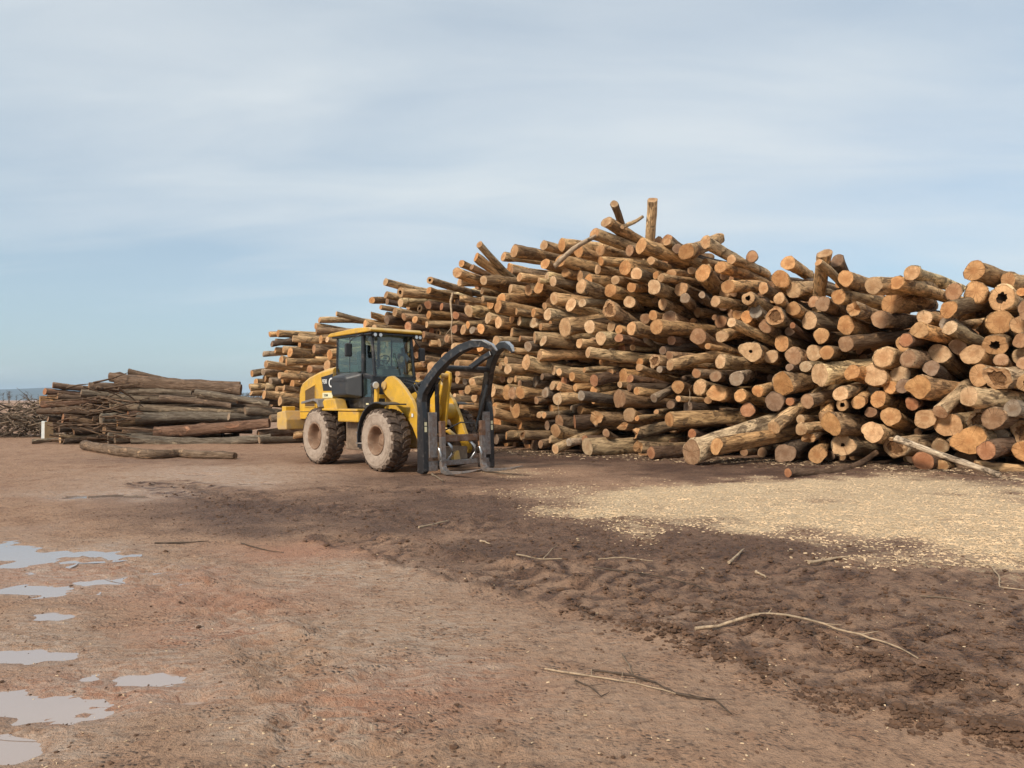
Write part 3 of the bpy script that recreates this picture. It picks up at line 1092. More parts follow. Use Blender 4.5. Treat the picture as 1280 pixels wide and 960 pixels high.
# logs deeper inside, filling the gaps between the ones in view
def seg_dist(a0, d0, l0, A, D, Ls):
    """distance from one segment to many"""
    w = a0 - A; b = D @ d0; d_ = w @ d0; e_ = np.einsum('ij,ij->i', D, w); den = np.maximum(1 - b * b, 1e-4)
    s = np.clip((b * e_ - d_) / den, 0, l0); t = np.clip(b * s + e_, 0, Ls); s = np.clip(b * t - d_, 0, l0)
    return np.linalg.norm(w + s[:, None] * d0 - t[:, None] * D, axis=1)
SH = np.array([[(it[0][:2] - LF0) @ LT, it[0][2]] for it in items[:n_tr]])
PX = np.array([to_px(it[0]) for it in items[:n_tr]])
fill = []
for k in range(5200):
    s, h = lr.uniform(-1.5, 27.0), lr.random() ** 1.3 * 7.2 + 0.15
    nb = np.abs(SH[:, 0] - s) < 0.55
    if s < 26.4:
        if not nb.any() or SH[nb, 1].max() < h + 0.35: continue
    elif h > 4.0: continue
    r = lr.uniform(0.09, 0.20)
    P = np.array([*(LF0 + LT * s + LN * (SETBACK * h + lr.uniform(0.9, 1.7))), max(h, r)])
    az, pit = R(np.interp(s, (0, 9, 13, 17, 27), (47, 50, 48, 38, 48)) + lr.gauss(0, 2)), R(lr.gauss(0, 1))
    d = np.array([math.sin(az) * math.cos(pit), math.cos(az) * math.cos(pit), math.sin(pit)])
    A = np.array([i[0] for i in items]); D = np.array([i[1] for i in items]); Ls = np.array([i[2] for i in items]); rs = np.array([i[3] for i in items])
    if (seg_dist(P, d, 3.4, A, D, Ls) > (rs + r) * 0.80).all():
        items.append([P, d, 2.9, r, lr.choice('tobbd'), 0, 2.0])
N = len(items)
def relax(A, B, RS, WT, LL, iters=110, hold=80, pull=0.06):
    """push logs apart where they would run through each other, keeping the near ends close to where they were"""
    N = len(A)
    A0, B0 = A.copy(), B.copy()
    M0 = (A + B) / 2
    I, J = np.triu_indices(N, 1)
    kp = np.linalg.norm(M0[I] - M0[J], axis=1) < (LL[I] + LL[J]) / 2 + RS[I] + RS[J] + 0.3
    I, J = I[kp], J[kp]
    for it in range(iters):
        D = B - A; l = np.linalg.norm(D, axis=1); D = D / l[:, None]
        w = A[I] - A[J]; b = np.einsum('ij,ij->i', D[I], D[J]); d_ = np.einsum('ij,ij->i', D[I], w); e_ = np.einsum('ij,ij->i', D[J], w)
        den = np.maximum(1 - b * b, 1e-4)
        s = np.clip((b * e_ - d_) / den, 0, l[I]); t_ = np.clip(b * s + e_, 0, l[J]); s = np.clip(b * t_ - d_, 0, l[I])
        v = w + s[:, None] * D[I] - t_[:, None] * D[J]; dist = np.linalg.norm(v, axis=1); gap = RS[I] + RS[J] - 0.004 - dist
        q = np.where(gap > 0)[0]
        nrm = v[q] / np.maximum(dist[q], 1e-5)[:, None]
        wi, wj = WT[I[q]], WT[J[q]]; tot = np.maximum(wi + wj, 1e-6)
        cor = nrm * (gap[q] * 0.42)[:, None]
        fs, ft = (s[q] / l[I[q]])[:, None], (t_[q] / l[J[q]])[:, None]
        dA, dB = np.zeros_like(A), np.zeros_like(B); cnt = np.ones(N)
        ci = cor * (wi / tot)[:, None]; cj = -cor * (wj / tot)[:, None]
        ki = 1 / ((1 - fs) ** 2 + fs ** 2); kj = 1 / ((1 - ft) ** 2 + ft ** 2)
        np.add.at(dA, I[q], ci * (1 - fs) * ki); np.add.at(dB, I[q], ci * fs * ki)
        np.add.at(dA, J[q], cj * (1 - ft) * kj); np.add.at(dB, J[q], cj * ft * kj)
        np.add.at(cnt, I[q], 0.25); np.add.at(cnt, J[q], 0.25)
        A += dA / cnt[:, None] ** 0.5; B += dB / cnt[:, None] ** 0.5
        k = pull * (WT == 1.0) * (it < hold)
        A += (A0 - A) * k[:, None]
        if it < iters - 8:
            sag = (WT > 0) * (0.0012 if it < hold else 0.004); A[:, 2] -= sag; B[:, 2] -= sag
        for E_ in (A, B): E_[:, 2] = np.maximum(E_[:, 2], RS + 0.005)
        D = B - A; l2 = np.linalg.norm(D, axis=1)[:, None]; B = A + D / l2 * LL[:, None]
    return A, B, gap
A = np.array([i[0] for i in items]); B = A + np.array([i[1] * i[2] for i in items]); RS = np.array([i[3] for i in items]); WT = np.array([i[6] for i in items]); LL = np.array([i[2] for i in items])
A0 = A.copy()
A, B, gap = relax(A, B, RS, WT, LL)
PENS = (int((gap > 0.03).sum()), float(gap.max()))
PXF = np.array([to_px(a) for a in A[:n_tr]])
print('logs', n_tr, 'fill', N - n_fix, 'overlaps', PENS, 'end shift px', float(np.median(np.linalg.norm(PXF - np.array([to_px(a) for a in A0[:n_tr]]), axis=1))))

def log_geo(L, r, code, seed, taper=0.9, bend=None, segs=16, rings=11, square=0.0):
    """returns side, end and hollow shapes in log coordinates: x along the log from its near end"""
    g = random.Random(seed); n = segs
    rough = code in 'kjOH'
    ph = [g.uniform(0, 6.28) for _ in range(5)]
    am = [0, g.uniform(0.03, 0.11), g.uniform(0.02, 0.06), g.uniform(0.01, 0.035), g.uniform(0.005, 0.025)]
    if rough: am = [a * 1.5 for a in am]
    tilt, ta = g.gauss(0, 0.16), g.uniform(0, 6.28)
    if code == 'O': tilt = g.uniform(0.3, 0.45)
    flare = g.uniform(0, 0.16) if g.random() < 0.4 else 0.0
    b1, b2 = (g.gauss(0, 0.026), g.gauss(0, 0.026)) if bend is None else bend
    knots = [(g.uniform(0.2, L), g.uniform(0, 6.28), g.uniform(0.1, 0.42)) for _ in range(5)]
    xs = [0.0, 0.02] + [0.02 + (L - 0.02) * ((i + 1) / rings) ** 1.25 for i in range(rings)]
    j1, j2 = g.uniform(0, 6.28), g.uniform(0, 6.28)
    jag = [-0.22 * max(0, math.cos(2 * math.pi * k / n - j1)) ** 2 + 0.06 * math.sin(6 * math.pi * k / n + j2) + g.gauss(0, .025) for k in range(n)]
    def prof(th):
        return 1 + sum(am[k] * math.cos((k + 1) * th + ph[k]) for k in range(5))
    V, F = [], []
    for i, x in enumerate(xs):
        u = x / L; cy, cz = b1 * L * math.sin(math.pi * u), b2 * L * math.sin(math.pi * u)
        rr_ = r * (1 - (1 - taper) * u) * (1 + flare * math.exp(-x / 0.5)) * (0.965 if i == 0 else 1) * (1 + g.gauss(0, 0.03))
        for k in range(n):
            th = 2 * math.pi * k / n; q = rr_ * prof(th) * (1 + g.gauss(0, 0.034 if not rough else 0.05))
            for kx, kt, kh in knots: q += r * kh * math.exp(-((x - kx) / 0.12) ** 2 - (((th - kt + 3.14) % 6.28 - 3.14) / 0.35) ** 2)
            xo = tilt * q * math.cos(th - ta) * max(0.0, 1 - x / 0.8)
            if code == 'j' and i == 0: xo += jag[k]
            V.append((x + xo, cy + q * math.cos(th), cz + q * math.sin(th)))
    m = len(xs)
    for i in range(m - 1):
        for k in range(n): F.append((i * n + k, (i + 1) * n + k, (i + 1) * n + (k + 1) % n, i * n + (k + 1) % n))
    F.append(tuple((m - 1) * n + k for k in range(n)))
    hole = dict(h=0.40, H=0.17, k=0.62).get(code, 0)
    EV, EF, HV, HF = [], [], [], []
    sc = (0.995, 0.6) if not hole else (0.995, (hole + 1) / 2, hole)
    wob = [g.uniform(0.85, 1.2) for _ in range(n)]
    for j, q in enumerate(sc):
        for k in range(n):
            a, b, c = V[k]; f = q * (wob[k] if (hole and j == 2) else 1)
            dx = -0.004 - 0.012 * (1 - f) + (g.uniform(-0.02, 0.03) if code == 'k' and j else 0)
            EV.append(((a if code != 'j' else a * f + 0.03 * (1 - f)) * (f if code != 'j' else 1) + dx, b * f, c * f))
    for j in range(len(sc) - 1):
        for k in range(n): EF.append((j * n + k, j * n + (k + 1) % n, (j + 1) * n + (k + 1) % n, (j + 1) * n + k))
    if not hole:
        EV.append((-0.012 + (0.06 if code == 'k' else 0), 0, 0)); c = len(EV) - 1
        for k in range(n): EF.append((n + k, n + (k + 1) % n, c))
    else:
        for x, q in ((0, 1), (0.3 if code != 'k' else 0.05, 0.85)):
            for k in range(n):
                a, b, c = EV[2 * n + k]; HV.append((a + x, b * q, c * q))
        for k in range(n): HF.append((k, (k + 1) % n, n + (k + 1) % n, n + k))
        HF.append(tuple(n + k for k in range(n)))
    return (V, F), (EV, EF), (HV, HF)
def log_mesh(name, parts, M=None):
    """parts: list of (verts, faces, material, tint, rnd, matrix or None); joined in one mesh"""
    vs, fs, mi, ti, rn, lc, mats, smooth = [], [], [], [], [], [], [], []
    for V, F, mat, tint, rd, Mx in parts:
        if mat not in mats: mats.append(mat)
        b = len(vs)
        if mat.name == 'cut_end':
            rm = max(math.hypot(p[1], p[2]) for p in V); lc += [(math.hypot(p[1], p[2]) / rm, p[1], p[2]) for p in V]
        else: lc += V
        vs += V if Mx is None else [tuple(Mx @ Vector(p)) for p in V]
        fs += [[b + i for i in f] for f in F]; mi += [mats.index(mat)] * len(F); smooth += [len(f) < 5 and mat.name != 'cut_end' for f in F]
        ti += [(*tint, 1)] * len(V); rn += [rd] * len(V)
    me = bpy.data.meshes.new(name); me.from_pydata(vs, [], fs)
    for m_ in mats: me.materials.append(m_)
    me.polygons.foreach_set('material_index', mi); me.polygons.foreach_set('use_smooth', smooth)
    a = me.attributes.new('tint', 'FLOAT_COLOR', 'POINT'); a.data.foreach_set('color', np.array(ti, np.float32).ravel())
    a = me.attributes.new('rnd', 'FLOAT', 'POINT'); a.data.foreach_set('value', np.array(rn, np.float32))
    a = me.attributes.new('lc', 'FLOAT_VECTOR', 'POINT'); a.data.foreach_set('vector', np.array(lc, np.float32).ravel())
    me.update(); return me
def frame(P, d, roll=0.0):
    x = Vector(d).normalized(); y = Vector((0, 0, 1)).cross(x).normalized(); z = x.cross(y)
    M = Matrix((x, y, z)).transposed().to_4x4(); return Matrix.Translation(Vector(P)) @ M
def vary(c, g, a=0.10):
    k = 1 + g.gauss(0, a); w_ = g.gauss(0, 0.04)
    return (min(.8, c[0] * k * (1 + w_)), min(.75, c[1] * k), min(.7, c[2] * k * (1 - w_)))
def make_log(P, d, L, r, code, seed, bark=False, end_tint=None, side_tint=None, **kw):
    g = random.Random(seed * 7 + 1)
    tone = kw.pop('tone', 1.0)
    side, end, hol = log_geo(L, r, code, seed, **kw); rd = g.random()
    st = side_tint or vary(tuple(c * tone for c in SIDE[code]), g, 0.16); et = end_tint or vary(tuple(c * (0.5 + 0.5 * tone) for c in END[code]), g)
    o = link('log', log_mesh('log', [(*side, MATS['barked_wood' if bark else 'stripped_wood'], st, rd, None)])); o.matrix_world = frame(P, d)
    e_ = link('cut_end', log_mesh('cut_end', [(*end, MATS['cut_end'], et, rd, None)]), o)
    if hol[0]: link('rotten_core' if code == 'k' else 'hollow_core', log_mesh('hollow_core', [(*hol, MATS['rotten_wood' if code == 'k' else 'rot_dark'], et, rd, None)]), o)
    return o

order = sorted(range(n_tr), key=lambda i: -items[i][5])
IND = set(order[:295]) | set(range(n_tr, n_fix))
rest = []
made = []
for i in range(N):
    P, d, L, r, code = A[i], (B[i] - A[i]) / LL[i], float(LL[i]), float(RS[i]), items[i][4]
    bark = code in 'dr' or (i * 7919 % 100) < 14
    if i in IND:
        kw = dict(taper=0.78 if i >= n_tr else 0.74 + 0.24 * ((i * 37) % 100) / 100)
        if items[i][5] >= 9: kw.update(segs=20)
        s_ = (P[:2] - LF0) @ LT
        if P[2] < 2.6 and s_ < 19 and code not in 'B': kw['tone'] = 0.62 + 0.12 * min(P[2], 2.6)      # wood colour gets darker towards the bottom of the pile's left two thirds
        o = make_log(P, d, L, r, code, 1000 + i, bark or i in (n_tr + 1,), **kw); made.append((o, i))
    else:
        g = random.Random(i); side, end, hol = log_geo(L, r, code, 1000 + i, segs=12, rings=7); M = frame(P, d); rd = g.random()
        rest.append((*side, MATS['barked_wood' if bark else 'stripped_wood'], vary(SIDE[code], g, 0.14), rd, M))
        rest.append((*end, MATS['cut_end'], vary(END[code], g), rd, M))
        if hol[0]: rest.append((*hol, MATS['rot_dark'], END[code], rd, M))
# the rank of logs behind the face
SK = np.array([[(A[i][:2] - LF0) @ LT, A[i][2]] for i in range(n_tr)])
for row in range(24):
    h = 0.2 + row * 0.30
    for c_ in range(82):
        s = c_ * 0.35 + (row % 2) * 0.175 - 1.0
        nb = np.abs(SK[:, 0] - s) < 0.9
        if not nb.any() or np.sort(SK[nb, 1])[-3:].mean() < h + 0.55: continue
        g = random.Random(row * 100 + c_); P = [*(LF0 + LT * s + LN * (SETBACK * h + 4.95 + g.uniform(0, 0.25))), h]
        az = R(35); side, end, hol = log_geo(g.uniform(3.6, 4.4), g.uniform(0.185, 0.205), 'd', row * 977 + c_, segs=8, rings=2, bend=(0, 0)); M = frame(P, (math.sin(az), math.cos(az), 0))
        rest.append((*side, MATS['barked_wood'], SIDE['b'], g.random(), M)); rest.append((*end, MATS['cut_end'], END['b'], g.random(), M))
o = link('stacked_logs', log_mesh('stacked_logs', rest))
tag(o, 'smaller and deeper logs filling the gaps throughout the big pile', 'logs', kind='stuff')

# labels: look first, then the place in the pile told by what is near
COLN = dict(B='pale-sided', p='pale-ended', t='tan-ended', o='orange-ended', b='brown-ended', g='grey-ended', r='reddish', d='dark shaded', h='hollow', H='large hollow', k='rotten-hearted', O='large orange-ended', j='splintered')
ZX = [(0, 418, 'behind the loader hood'), (418, 470, 'above the loader cab'), (470, 530, 'right of the loader cab roof'), (530, 575, 'left of the grapple arch'), (575, 625, 'seen through the grapple arms'),
      (625, 665, 'just right of the grapple'), (665, 705, 'left of the pile peak'), (705, 750, 'under the left shoulder of the peak'), (750, 795, 'under the short upright log at the peak'),
      (795, 840, 'under the tall upright log'), (840, 885, 'right below the peak'), (885, 930, 'above the thick pale fallen log'), (930, 975, 'around the round log with a dark heart'),
      (975, 1020, 'left of the leaning stub log'), (1020, 1065, 'below the leaning stub log'), (1065, 1110, 'above the brown log on the sawdust'), (1110, 1160, 'above the top of the leaning grey pole'),
      (1160, 1205, 'above the middle of the grey pole'), (1205, 1245, 'above the foot of the grey pole'), (1245, 1400, 'at the right edge')]
special = {n_tr: 'long thin grey pole leaning from the pile down to the sawdust', n_tr + 1: 'thin reddish-brown log lying at the edge of the sawdust', n_tr + 2: 'pale log lying flat on the ground at the right edge',
           n_tr + 3: 'thin pale grey pole slanting up towards the pile peak', n_tr + 4: 'thin stick bridging to the tall upright log at the peak'}
cells = {}
for o, i in made:
    if i in special: tag(o, special[i], 'log', 'logs of the big pile'); continue
    px, py = to_px(A[i]); zn = [z for z in ZX if z[0] <= px < z[1]] or [ZX[0]]
    tops = [p[1] for p in PXF if abs(p[0] - px) < 25]; f = (py - min(tops)) / max(1.0, max(tops) - min(tops))
    lvl = ('at the top', 'in the upper rows', 'at mid height', 'in the lower rows', 'near the ground')[min(4, int(f * 5))]
    size = 'thick ' if RS[i] > 0.235 and items[i][4] not in 'HO' else 'thin ' if RS[i] < 0.15 else ''
    key = (f'{size}{COLN[items[i][4]]} log', lvl, zn[0][2]); cells.setdefault(key, []).append((px, py, o))
ORD = ['left', 'middle', 'right']
for (what, lvl, where), lst in cells.items():
    lst.sort(key=lambda q: q[0])
    for k, (px, py, o) in enumerate(lst):
        if len(lst) == 1: pre = ''
        elif len(lst) == 2: pre = ('left one: ', 'right one: ')[k]
        else: pre = ('leftmost', 'second from left', 'third from left', 'fourth from left', 'fifth from left', 'sixth from left')[min(k, 5)] + ' one: ' if k < len(lst) - 1 else 'rightmost one: '
        lab = f'{pre}{what} {lvl} {where}'
        if len(lab.split()) > 16: lab = lab.replace('second from left one', 'second one').replace('third from left one', 'third one')
        tag(o, lab, 'log', 'logs of the big pile')

# ------------------------------------------------------------------ the low stack of longer, barked logs on the left
# near end and far end in the picture, radius in pixels, look, how far in front of the stack's face (m), label
LOW = [
 (137, 468, 300, 477, 6.0, 'b', -.5, 'thick brown log at the very top of the low stack, behind the topmost big one'),
 (146, 473, 301, 484, 8.5, 'b', .0, 'biggest brown log lying along the top of the low stack'),
 (161, 461, 228, 474, 3.5, 'b', -1.0, 'thin brown log poking above the low stack'),
 (156, 487, 240, 487, 3.2, 'g', .05, 'thin grey log just under the biggest top log of the low stack'),
 (137, 493, 247, 491, 5.0, 'g', .05, 'grey-brown log in the second row of the low stack'),
 (139, 504, 322, 507, 5.5, 'g', .15, 'long grey log spanning the low stack at mid height'),
 (244, 487, 337, 501, 4.0, 'g', .15, 'smooth grey log sloping down to the right end of the low stack'),
 (200, 494, 290, 504, 4.0, 'b', .10, 'brown log half hidden above the long grey one in the low stack'),
 (171, 520, 288, 517, 7.5, 'g', .35, 'grey-green log with a bright cut end in the low stack'),
 (286, 520, 333, 520, 4.6, 'g', .25, 'short grey log at the right of the low stack'),
 (193, 535, 338, 529, 8.0, 'r', .45, 'thick log with torn red bark low in the low stack'),
 (165, 547, 338, 541, 5.8, 'g', .80, 'bent grey-green log along the bottom of the low stack'),
 (125, 520, 152, 519, 7.0, 'g', .20, 'grey stub with a vertical cut end at the middle of the low stack'),
 (130, 533, 156, 532, 6.3, 'b', .25, 'short dark brown stub below the grey stub in the low stack'),
 (147, 526, 178, 523, 5.2, 'o', .45, 'short orange split log in the middle of the low stack'),
 (153, 537, 195, 535, 6.0, 'b', .60, 'brown log under the orange split one in the low stack'),
 (135, 547, 168, 548, 6.5, 'g', .55, 'grey log standing furthest left in the bottom row of the low stack'),
 (144, 548, 180, 548, 6.0, 'g', .95, 'grey-barked log second in the bottom row of the low stack'),
 (160, 514, 176, 513, 4.2, 'r', .25, 'small red log end above the grey-green log'),
 (66, 478, 112, 482, 4.2, 'b', .0, 'dark log on the top left of the low stack'),
 (111, 480, 142, 481, 5.0, 'b', .1, 'ragged brown log beside the biggest top log'),
 (56, 486, 88, 488, 4.2, 'r', .1, 'short reddish log sticking out at the upper left of the low stack'),
 (72, 492, 127, 492, 4.4, 'b', .2, 'dark brown log in the second row at the left'),
 (101, 493, 139, 495, 4.4, 'g', .3, 'short grey log beside the dark brown second row log'),
 (50, 497, 76, 498, 5.5, 'o', .1, 'broken orange-brown log at the left tip of the low stack'),
 (52, 503, 122, 502, 4.4, 'r', .3, 'long red-brown log sticking out furthest left'),
 (48, 511, 132, 509, 3.8, 'b', .3, 'thin brown log right above the pale upright block'),
 (79, 517, 97, 520, 5.8, 'r', .4, 'stubby dark red log above the yellow cut end'),
 (88, 518, 115, 525, 4.0, 't', .55, 'tan stick-like log sloping down left of the grey stub'),
 (74, 532, 117, 530, 4.5, 'd', .4, 'dark log above the bright cut end at the left'),
 (92, 538, 120, 534, 4.5, 'b', .6, 'brown short log left of the brown stub'),
 (95, 545, 122, 541, 3.6, 'p', .8, 'pale peeled log near the ground at the left'),
 (75, 544, 102, 543, 5.4, 'p', .8, 'dark log with a bright yellow cut end beside the block'),
 (116, 520, 128, 518, 4.0, 'b', .3, 'small log end left of the grey stub'),
 (80, 556, 112, 550, 3.6, 'd', 1.2, 'dark thin log on the ground at the left foot of the stack'),
 (40, 550, 88, 553, 3.2, 'g', 1.0, 'grey stick-thin log lying by the pale upright block'),
 (60, 520, 92, 524, 4.0, 'd', .1, 'dark log in the shade behind the pale block'),
 (296, 497, 342, 499, 4.5, 'b', -.3, 'brown log filling the gap between the low stack and the big pile'),
 (306, 512, 350, 513, 5.0, 'g', .0, 'grey log at the right end of the low stack beside the big pile'),
 (322, 533, 356, 531, 5.0, 'b', .1, 'brown log tucked between the red-barked log and the loader'),
 (324, 547, 366, 549, 4.6, 'g', .9, 'grey log on the ground behind the loader rear wheel'),
 (108, 506, 142, 508, 4.4, 'd', .1, 'dark log under the second row of the low stack'),
]
la = []
for k, (x0, y0, x1, y1, rp, code, out, lab) in enumerate(LOW):
    z = max(0.1, (500 - y0) / FPX * 30 + CAMH)
    Y0 = 30.6 + 0.22 * z - out; Y1 = Y0 + 0.55 * (x1 - x0) / 150
    P, Q = at_depth(x0, y0, Y0), at_depth(x1, y1, Y1); r = rp * Y0 / FPX
    if x1 - x0 < 60: Q = P + (Q - P) / np.linalg.norm(Q - P) * 2.2 + np.array([0, 1.4, 0.0])
    P[2], Q[2] = max(P[2], r), max(Q[2], r)
    la.append((P, Q, r, code, 1.0))
nlow = len(la)
gl_ = random.Random(5)
for k in range(46):                                     # logs behind the ones in view
    x0 = gl_.uniform(60, 190); row = k % 6; z = 0.2 + row * 0.37
    if x0 < 140 and row > 4: continue
    P = np.array([(x0 - 640) / FPX * 32.5, 32.3 + gl_.uniform(0, 1.2) + 0.1 * row, z]); L = gl_.uniform(3.0, 4.6)
    la.append((P, P + np.array([L * 0.97, L * 0.2, gl_.gauss(0, .1)]), gl_.uniform(.12, .2), 'd', 2.0))
LA, LB = np.array([q[0] for q in la]), np.array([q[1] for q in la]); LR = np.array([q[2] for q in la]); LW = np.array([q[4] for q in la]); LLn = np.linalg.norm(LB - LA, axis=1)
LA, LB, gap2 = relax(LA, LB, LR, LW, LLn, 90, 60, 0.05)
rest2 = []
for k in range(len(la)):
    d = (LB[k] - LA[k]) / LLn[k]; code = la[k][3]
    if k < nlow:
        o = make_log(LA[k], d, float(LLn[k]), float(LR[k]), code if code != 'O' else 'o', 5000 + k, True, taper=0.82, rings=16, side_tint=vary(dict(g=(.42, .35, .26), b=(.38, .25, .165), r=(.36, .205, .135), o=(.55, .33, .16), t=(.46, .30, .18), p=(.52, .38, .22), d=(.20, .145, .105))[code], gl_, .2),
                     bend=((0.0, -0.028) if k == 11 else (gl_.gauss(0, .012), gl_.gauss(0, .012))))
        tag(o, LOW[k][7], 'log', 'logs of the low stack')
    else:
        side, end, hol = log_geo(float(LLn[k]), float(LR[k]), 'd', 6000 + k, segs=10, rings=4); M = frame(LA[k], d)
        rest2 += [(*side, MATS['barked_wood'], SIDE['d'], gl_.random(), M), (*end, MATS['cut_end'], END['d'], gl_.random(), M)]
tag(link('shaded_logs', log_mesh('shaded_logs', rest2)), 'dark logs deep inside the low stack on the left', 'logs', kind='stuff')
# bent log lying out on the ground in front of the low stack
def ground_log(pts, r0, r1, label, tint, seed=1, name='log'):
    g = random.Random(seed); P = [on_ground(*p) for p in pts]; n, V, F = 14, [], []
    Q = []
    for i in range(len(P) - 1):
        for u in (0, .25, .5, .75): Q.append(P[i] * (1 - u) + P[i + 1] * u)
    Q.append(P[-1]); m = len(Q); o0 = Vector((Q[0][0], Q[0][1], 0)); s_ = 0.0; LC = []
    for i, q in enumerate(Q):
        t_ = Vector(Q[min(i + 1, m - 1)] - Q[max(i - 1, 0)]); t_.z = 0; t_.normalize(); sd = Vector((-t_.y, t_.x, 0)); r = r0 + (r1 - r0) * i / (m - 1)
        if i: s_ += float(np.linalg.norm(Q[i] - Q[i - 1]))
        z0 = ground_z(q[0], q[1]) + r * 0.86
        for k in range(n):
            th = 2 * math.pi * k / n; rr_ = r * (1 + g.gauss(0, .05)); c = Vector((q[0], q[1], z0)) + sd * rr_ * math.cos(th) + Vector((0, 0, 1)) * rr_ * math.sin(th)
            V.append(tuple(c - o0)); LC.append((s_, rr_ * math.cos(th), rr_ * math.sin(th)))
    for i in range(m - 1):
        for k in range(n): F.append((i * n + k, i * n + (k + 1) % n, (i + 1) * n + (k + 1) % n, (i + 1) * n + k))
    F += [tuple(range(n - 1, -1, -1)), tuple((m - 1) * n + k for k in range(n))]
    me = log_mesh(name, [(V, F, MATS['barked_wood'], tint, g.random(), None)])
    me.attributes['lc'].data.foreach_set('vector', np.array(LC, np.float32).ravel())
    o = link(name, me); o.location = o0
    e_ = [V[k] for k in range(n)]
    link('cut_end', log_mesh('cut_end', [([tuple(Vector(p) - Vector((0.006, 0, 0))) for p in e_], [tuple(range(n))], MATS['cut_end'], END['t'], .3, None)]), o)
    return tag(o, label, 'log', 'logs of the low stack')
ground_log([(106, 562), (150, 570), (190, 574), (225, 572), (262, 574), (294, 575)], .17, .10, 'bent brown log lying alone on the mud before the low stack', (.42, .29, .19), 4)
mb = MB(); g = random.Random(8)
for k in range(70):
    x, y = g.uniform(56, 150), g.uniform(478, 552); z = max(.05, (500 - y) / FPX * 30 + CAMH); P = Vector(at_depth(x, y, 30.0 + .2 * z - g.uniform(.2, .9)))
    a, b, l = g.gauss(0.4, .5), g.gauss(0, .22), g.uniform(.4, 1.6); d = Vector((math.cos(a) * math.cos(b), math.sin(a) * math.cos(b), math.sin(b)))
    P.z = max(P.z, .04); Q = P + d * l; Q.z = max(Q.z, .04); mb.tube([P, (P + Q) / 2 + Vector((0, 0, g.gauss(0, .05))), Q], [g.uniform(.02, .05), .03, .015], 5)
tag(mb.build('broken_branches', MATS['litter_bark']), 'broken branches caught among the logs at the left of the low stack', 'branches', kind='stuff')
# upright pale block at the left end
bp = on_ground(59, 550); blk = empty('timber_block', (bp[0], bp[1], 0), R(-42))
MB().box(-.20, .20, -.17, .17, 0, .80).build('block', MATS['weathered_white'], blk, .012)
MB().box(.2005, .215, -.165, .165, .02, .79).build('sawn_side', MATS['sawn_face'], blk)
tag(blk, 'upright pale squared timber block at the left end of the low stack', 'block')

# ------------------------------------------------------------------ the wheel loader (x forward, y left, z up)
LD = empty('wheel_loader', (-3.27, 20.12, 0.0), R(-48))
tag(LD, 'dusty yellow wheel loader with black log grapple parked before the pile', 'wheel loader')
Y_, DY, BP, PL, GP, WS, RS_, BS = (MATS[k] for k in ('yellow_paint', 'dusty_yellow', 'black_paint', 'black_plastic', 'grey_plate', 'worn_steel', 'rusty_steel', 'bright_steel'))
def wheel(x, y, label=None):
    s = 1 if y > 0 else -1
    w = empty('wheel'); w.parent = LD; w.location = (x, y, 0.75)
    hw = 0.26
    prof = [(.335, -hw + .03), (.36, -hw + .005), (.44, -hw - .012), (.56, -hw - .018), (.645, -hw - .002), (.69, -hw + .03)]
    mb = MB().lathe(prof, (0, 0, 0), 48).lathe([(r, -y_) for r, y_ in prof], (0, 0, 0), 48)
    for q, rr_ in ((.52, 0), (.60, 1)):                                  # moulded rings on the sidewall
        for sd in (-1, 1): mb.lathe([(q - .012, sd * (hw + .012)), (q, sd * (hw + .026)), (q + .012, sd * (hw + .012))], (0, 0, 0), 48)
    mb.build('sidewall', MATS['dusty_sidewall'], w)
    MB().lathe([(.688, -hw + .028), (.705, -hw * .6), (.71, 0), (.705, hw * .6), (.688, hw - .028)], (0, 0, 0), 48).build('tyre', MATS['rubber'], w)
    mb = MB(); nl = 21; g = random.Random(int(x * 10 + y * 3))
    for k in range(nl):
        for sd in (-1, 1):
            a0 = 2 * math.pi * (k + (0.5 if sd > 0 else 0)) / nl; da = 2 * math.pi / nl
            def pt(a, yy, r): return (r * math.cos(a), yy, r * math.sin(a))
            rt = .752 - g.uniform(0, .006)
            path = [(a0, sd * .02), (a0 + da * .30, sd * .12), (a0 + da * .42, sd * .235)]
            wd = (.23 * da, .27 * da, .30 * da); V, F = [], []
            for (a, yy), w2 in zip(path, wd):
                e1 = .735 if abs(yy) > .2 else rt
                V += [pt(a - w2 * 1.2, yy, .69), pt(a - w2, yy, e1), pt(a + w2, yy, e1), pt(a + w2 * 1.2, yy, .69)]
            V += [pt(path[2][0] - .30 * da, sd * .272, .655), pt(path[2][0] + .30 * da, sd * .272, .655)]
            for i in (0, 4): F += [(i, i + 1, i + 5, i + 4), (i + 1, i + 2, i + 6, i + 5), (i + 2, i + 3, i + 7, i + 6)]
            F += [(0, 3, 2, 1), (9, 10, 13, 12), (8, 9, 12), (10, 11, 13), (8, 12, 13, 11)]
            mb.add(V, F)
    o = mb.build('tread_lugs', MATS['rubber'], w, .006); tag(o, kind='stuff')
    ys = -1 if y < 0 else 1
    rim = [(.345, ys * (hw - .02)), (.362, ys * (hw + .006)), (.345, ys * (hw + .018)), (.325, ys * (hw + .006)), (.30, ys * (hw - .05)), (.275, ys * (hw - .14)), (.255, ys * (hw - .25)), (.20, ys * (hw - .27)), (.16, ys * (hw - .255)), (.15, ys * (hw - .17)), (.09, ys * (hw - .15)), (0.0, ys * (hw - .15))]
    rm = MB().lathe(rim, (0, 0, 0), 40).build('rim', MATS['muddy_rim'], w)
    mb = MB()
    for k in range(12):
        a = k * math.pi / 6; c = (.215 * math.cos(a), .215 * math.sin(a)); mb.tube([(c[0], ys * (hw - .275), c[1]), (c[0], ys * (hw - .235), c[1])], .017, 6)
    tag(mb.build('wheel_nuts', MATS['muddy_rim'], rm), kind='stuff')
    return w
for x in (1.51, -1.51):
    for y in (-1.02, 1.02): wheel(x, y)
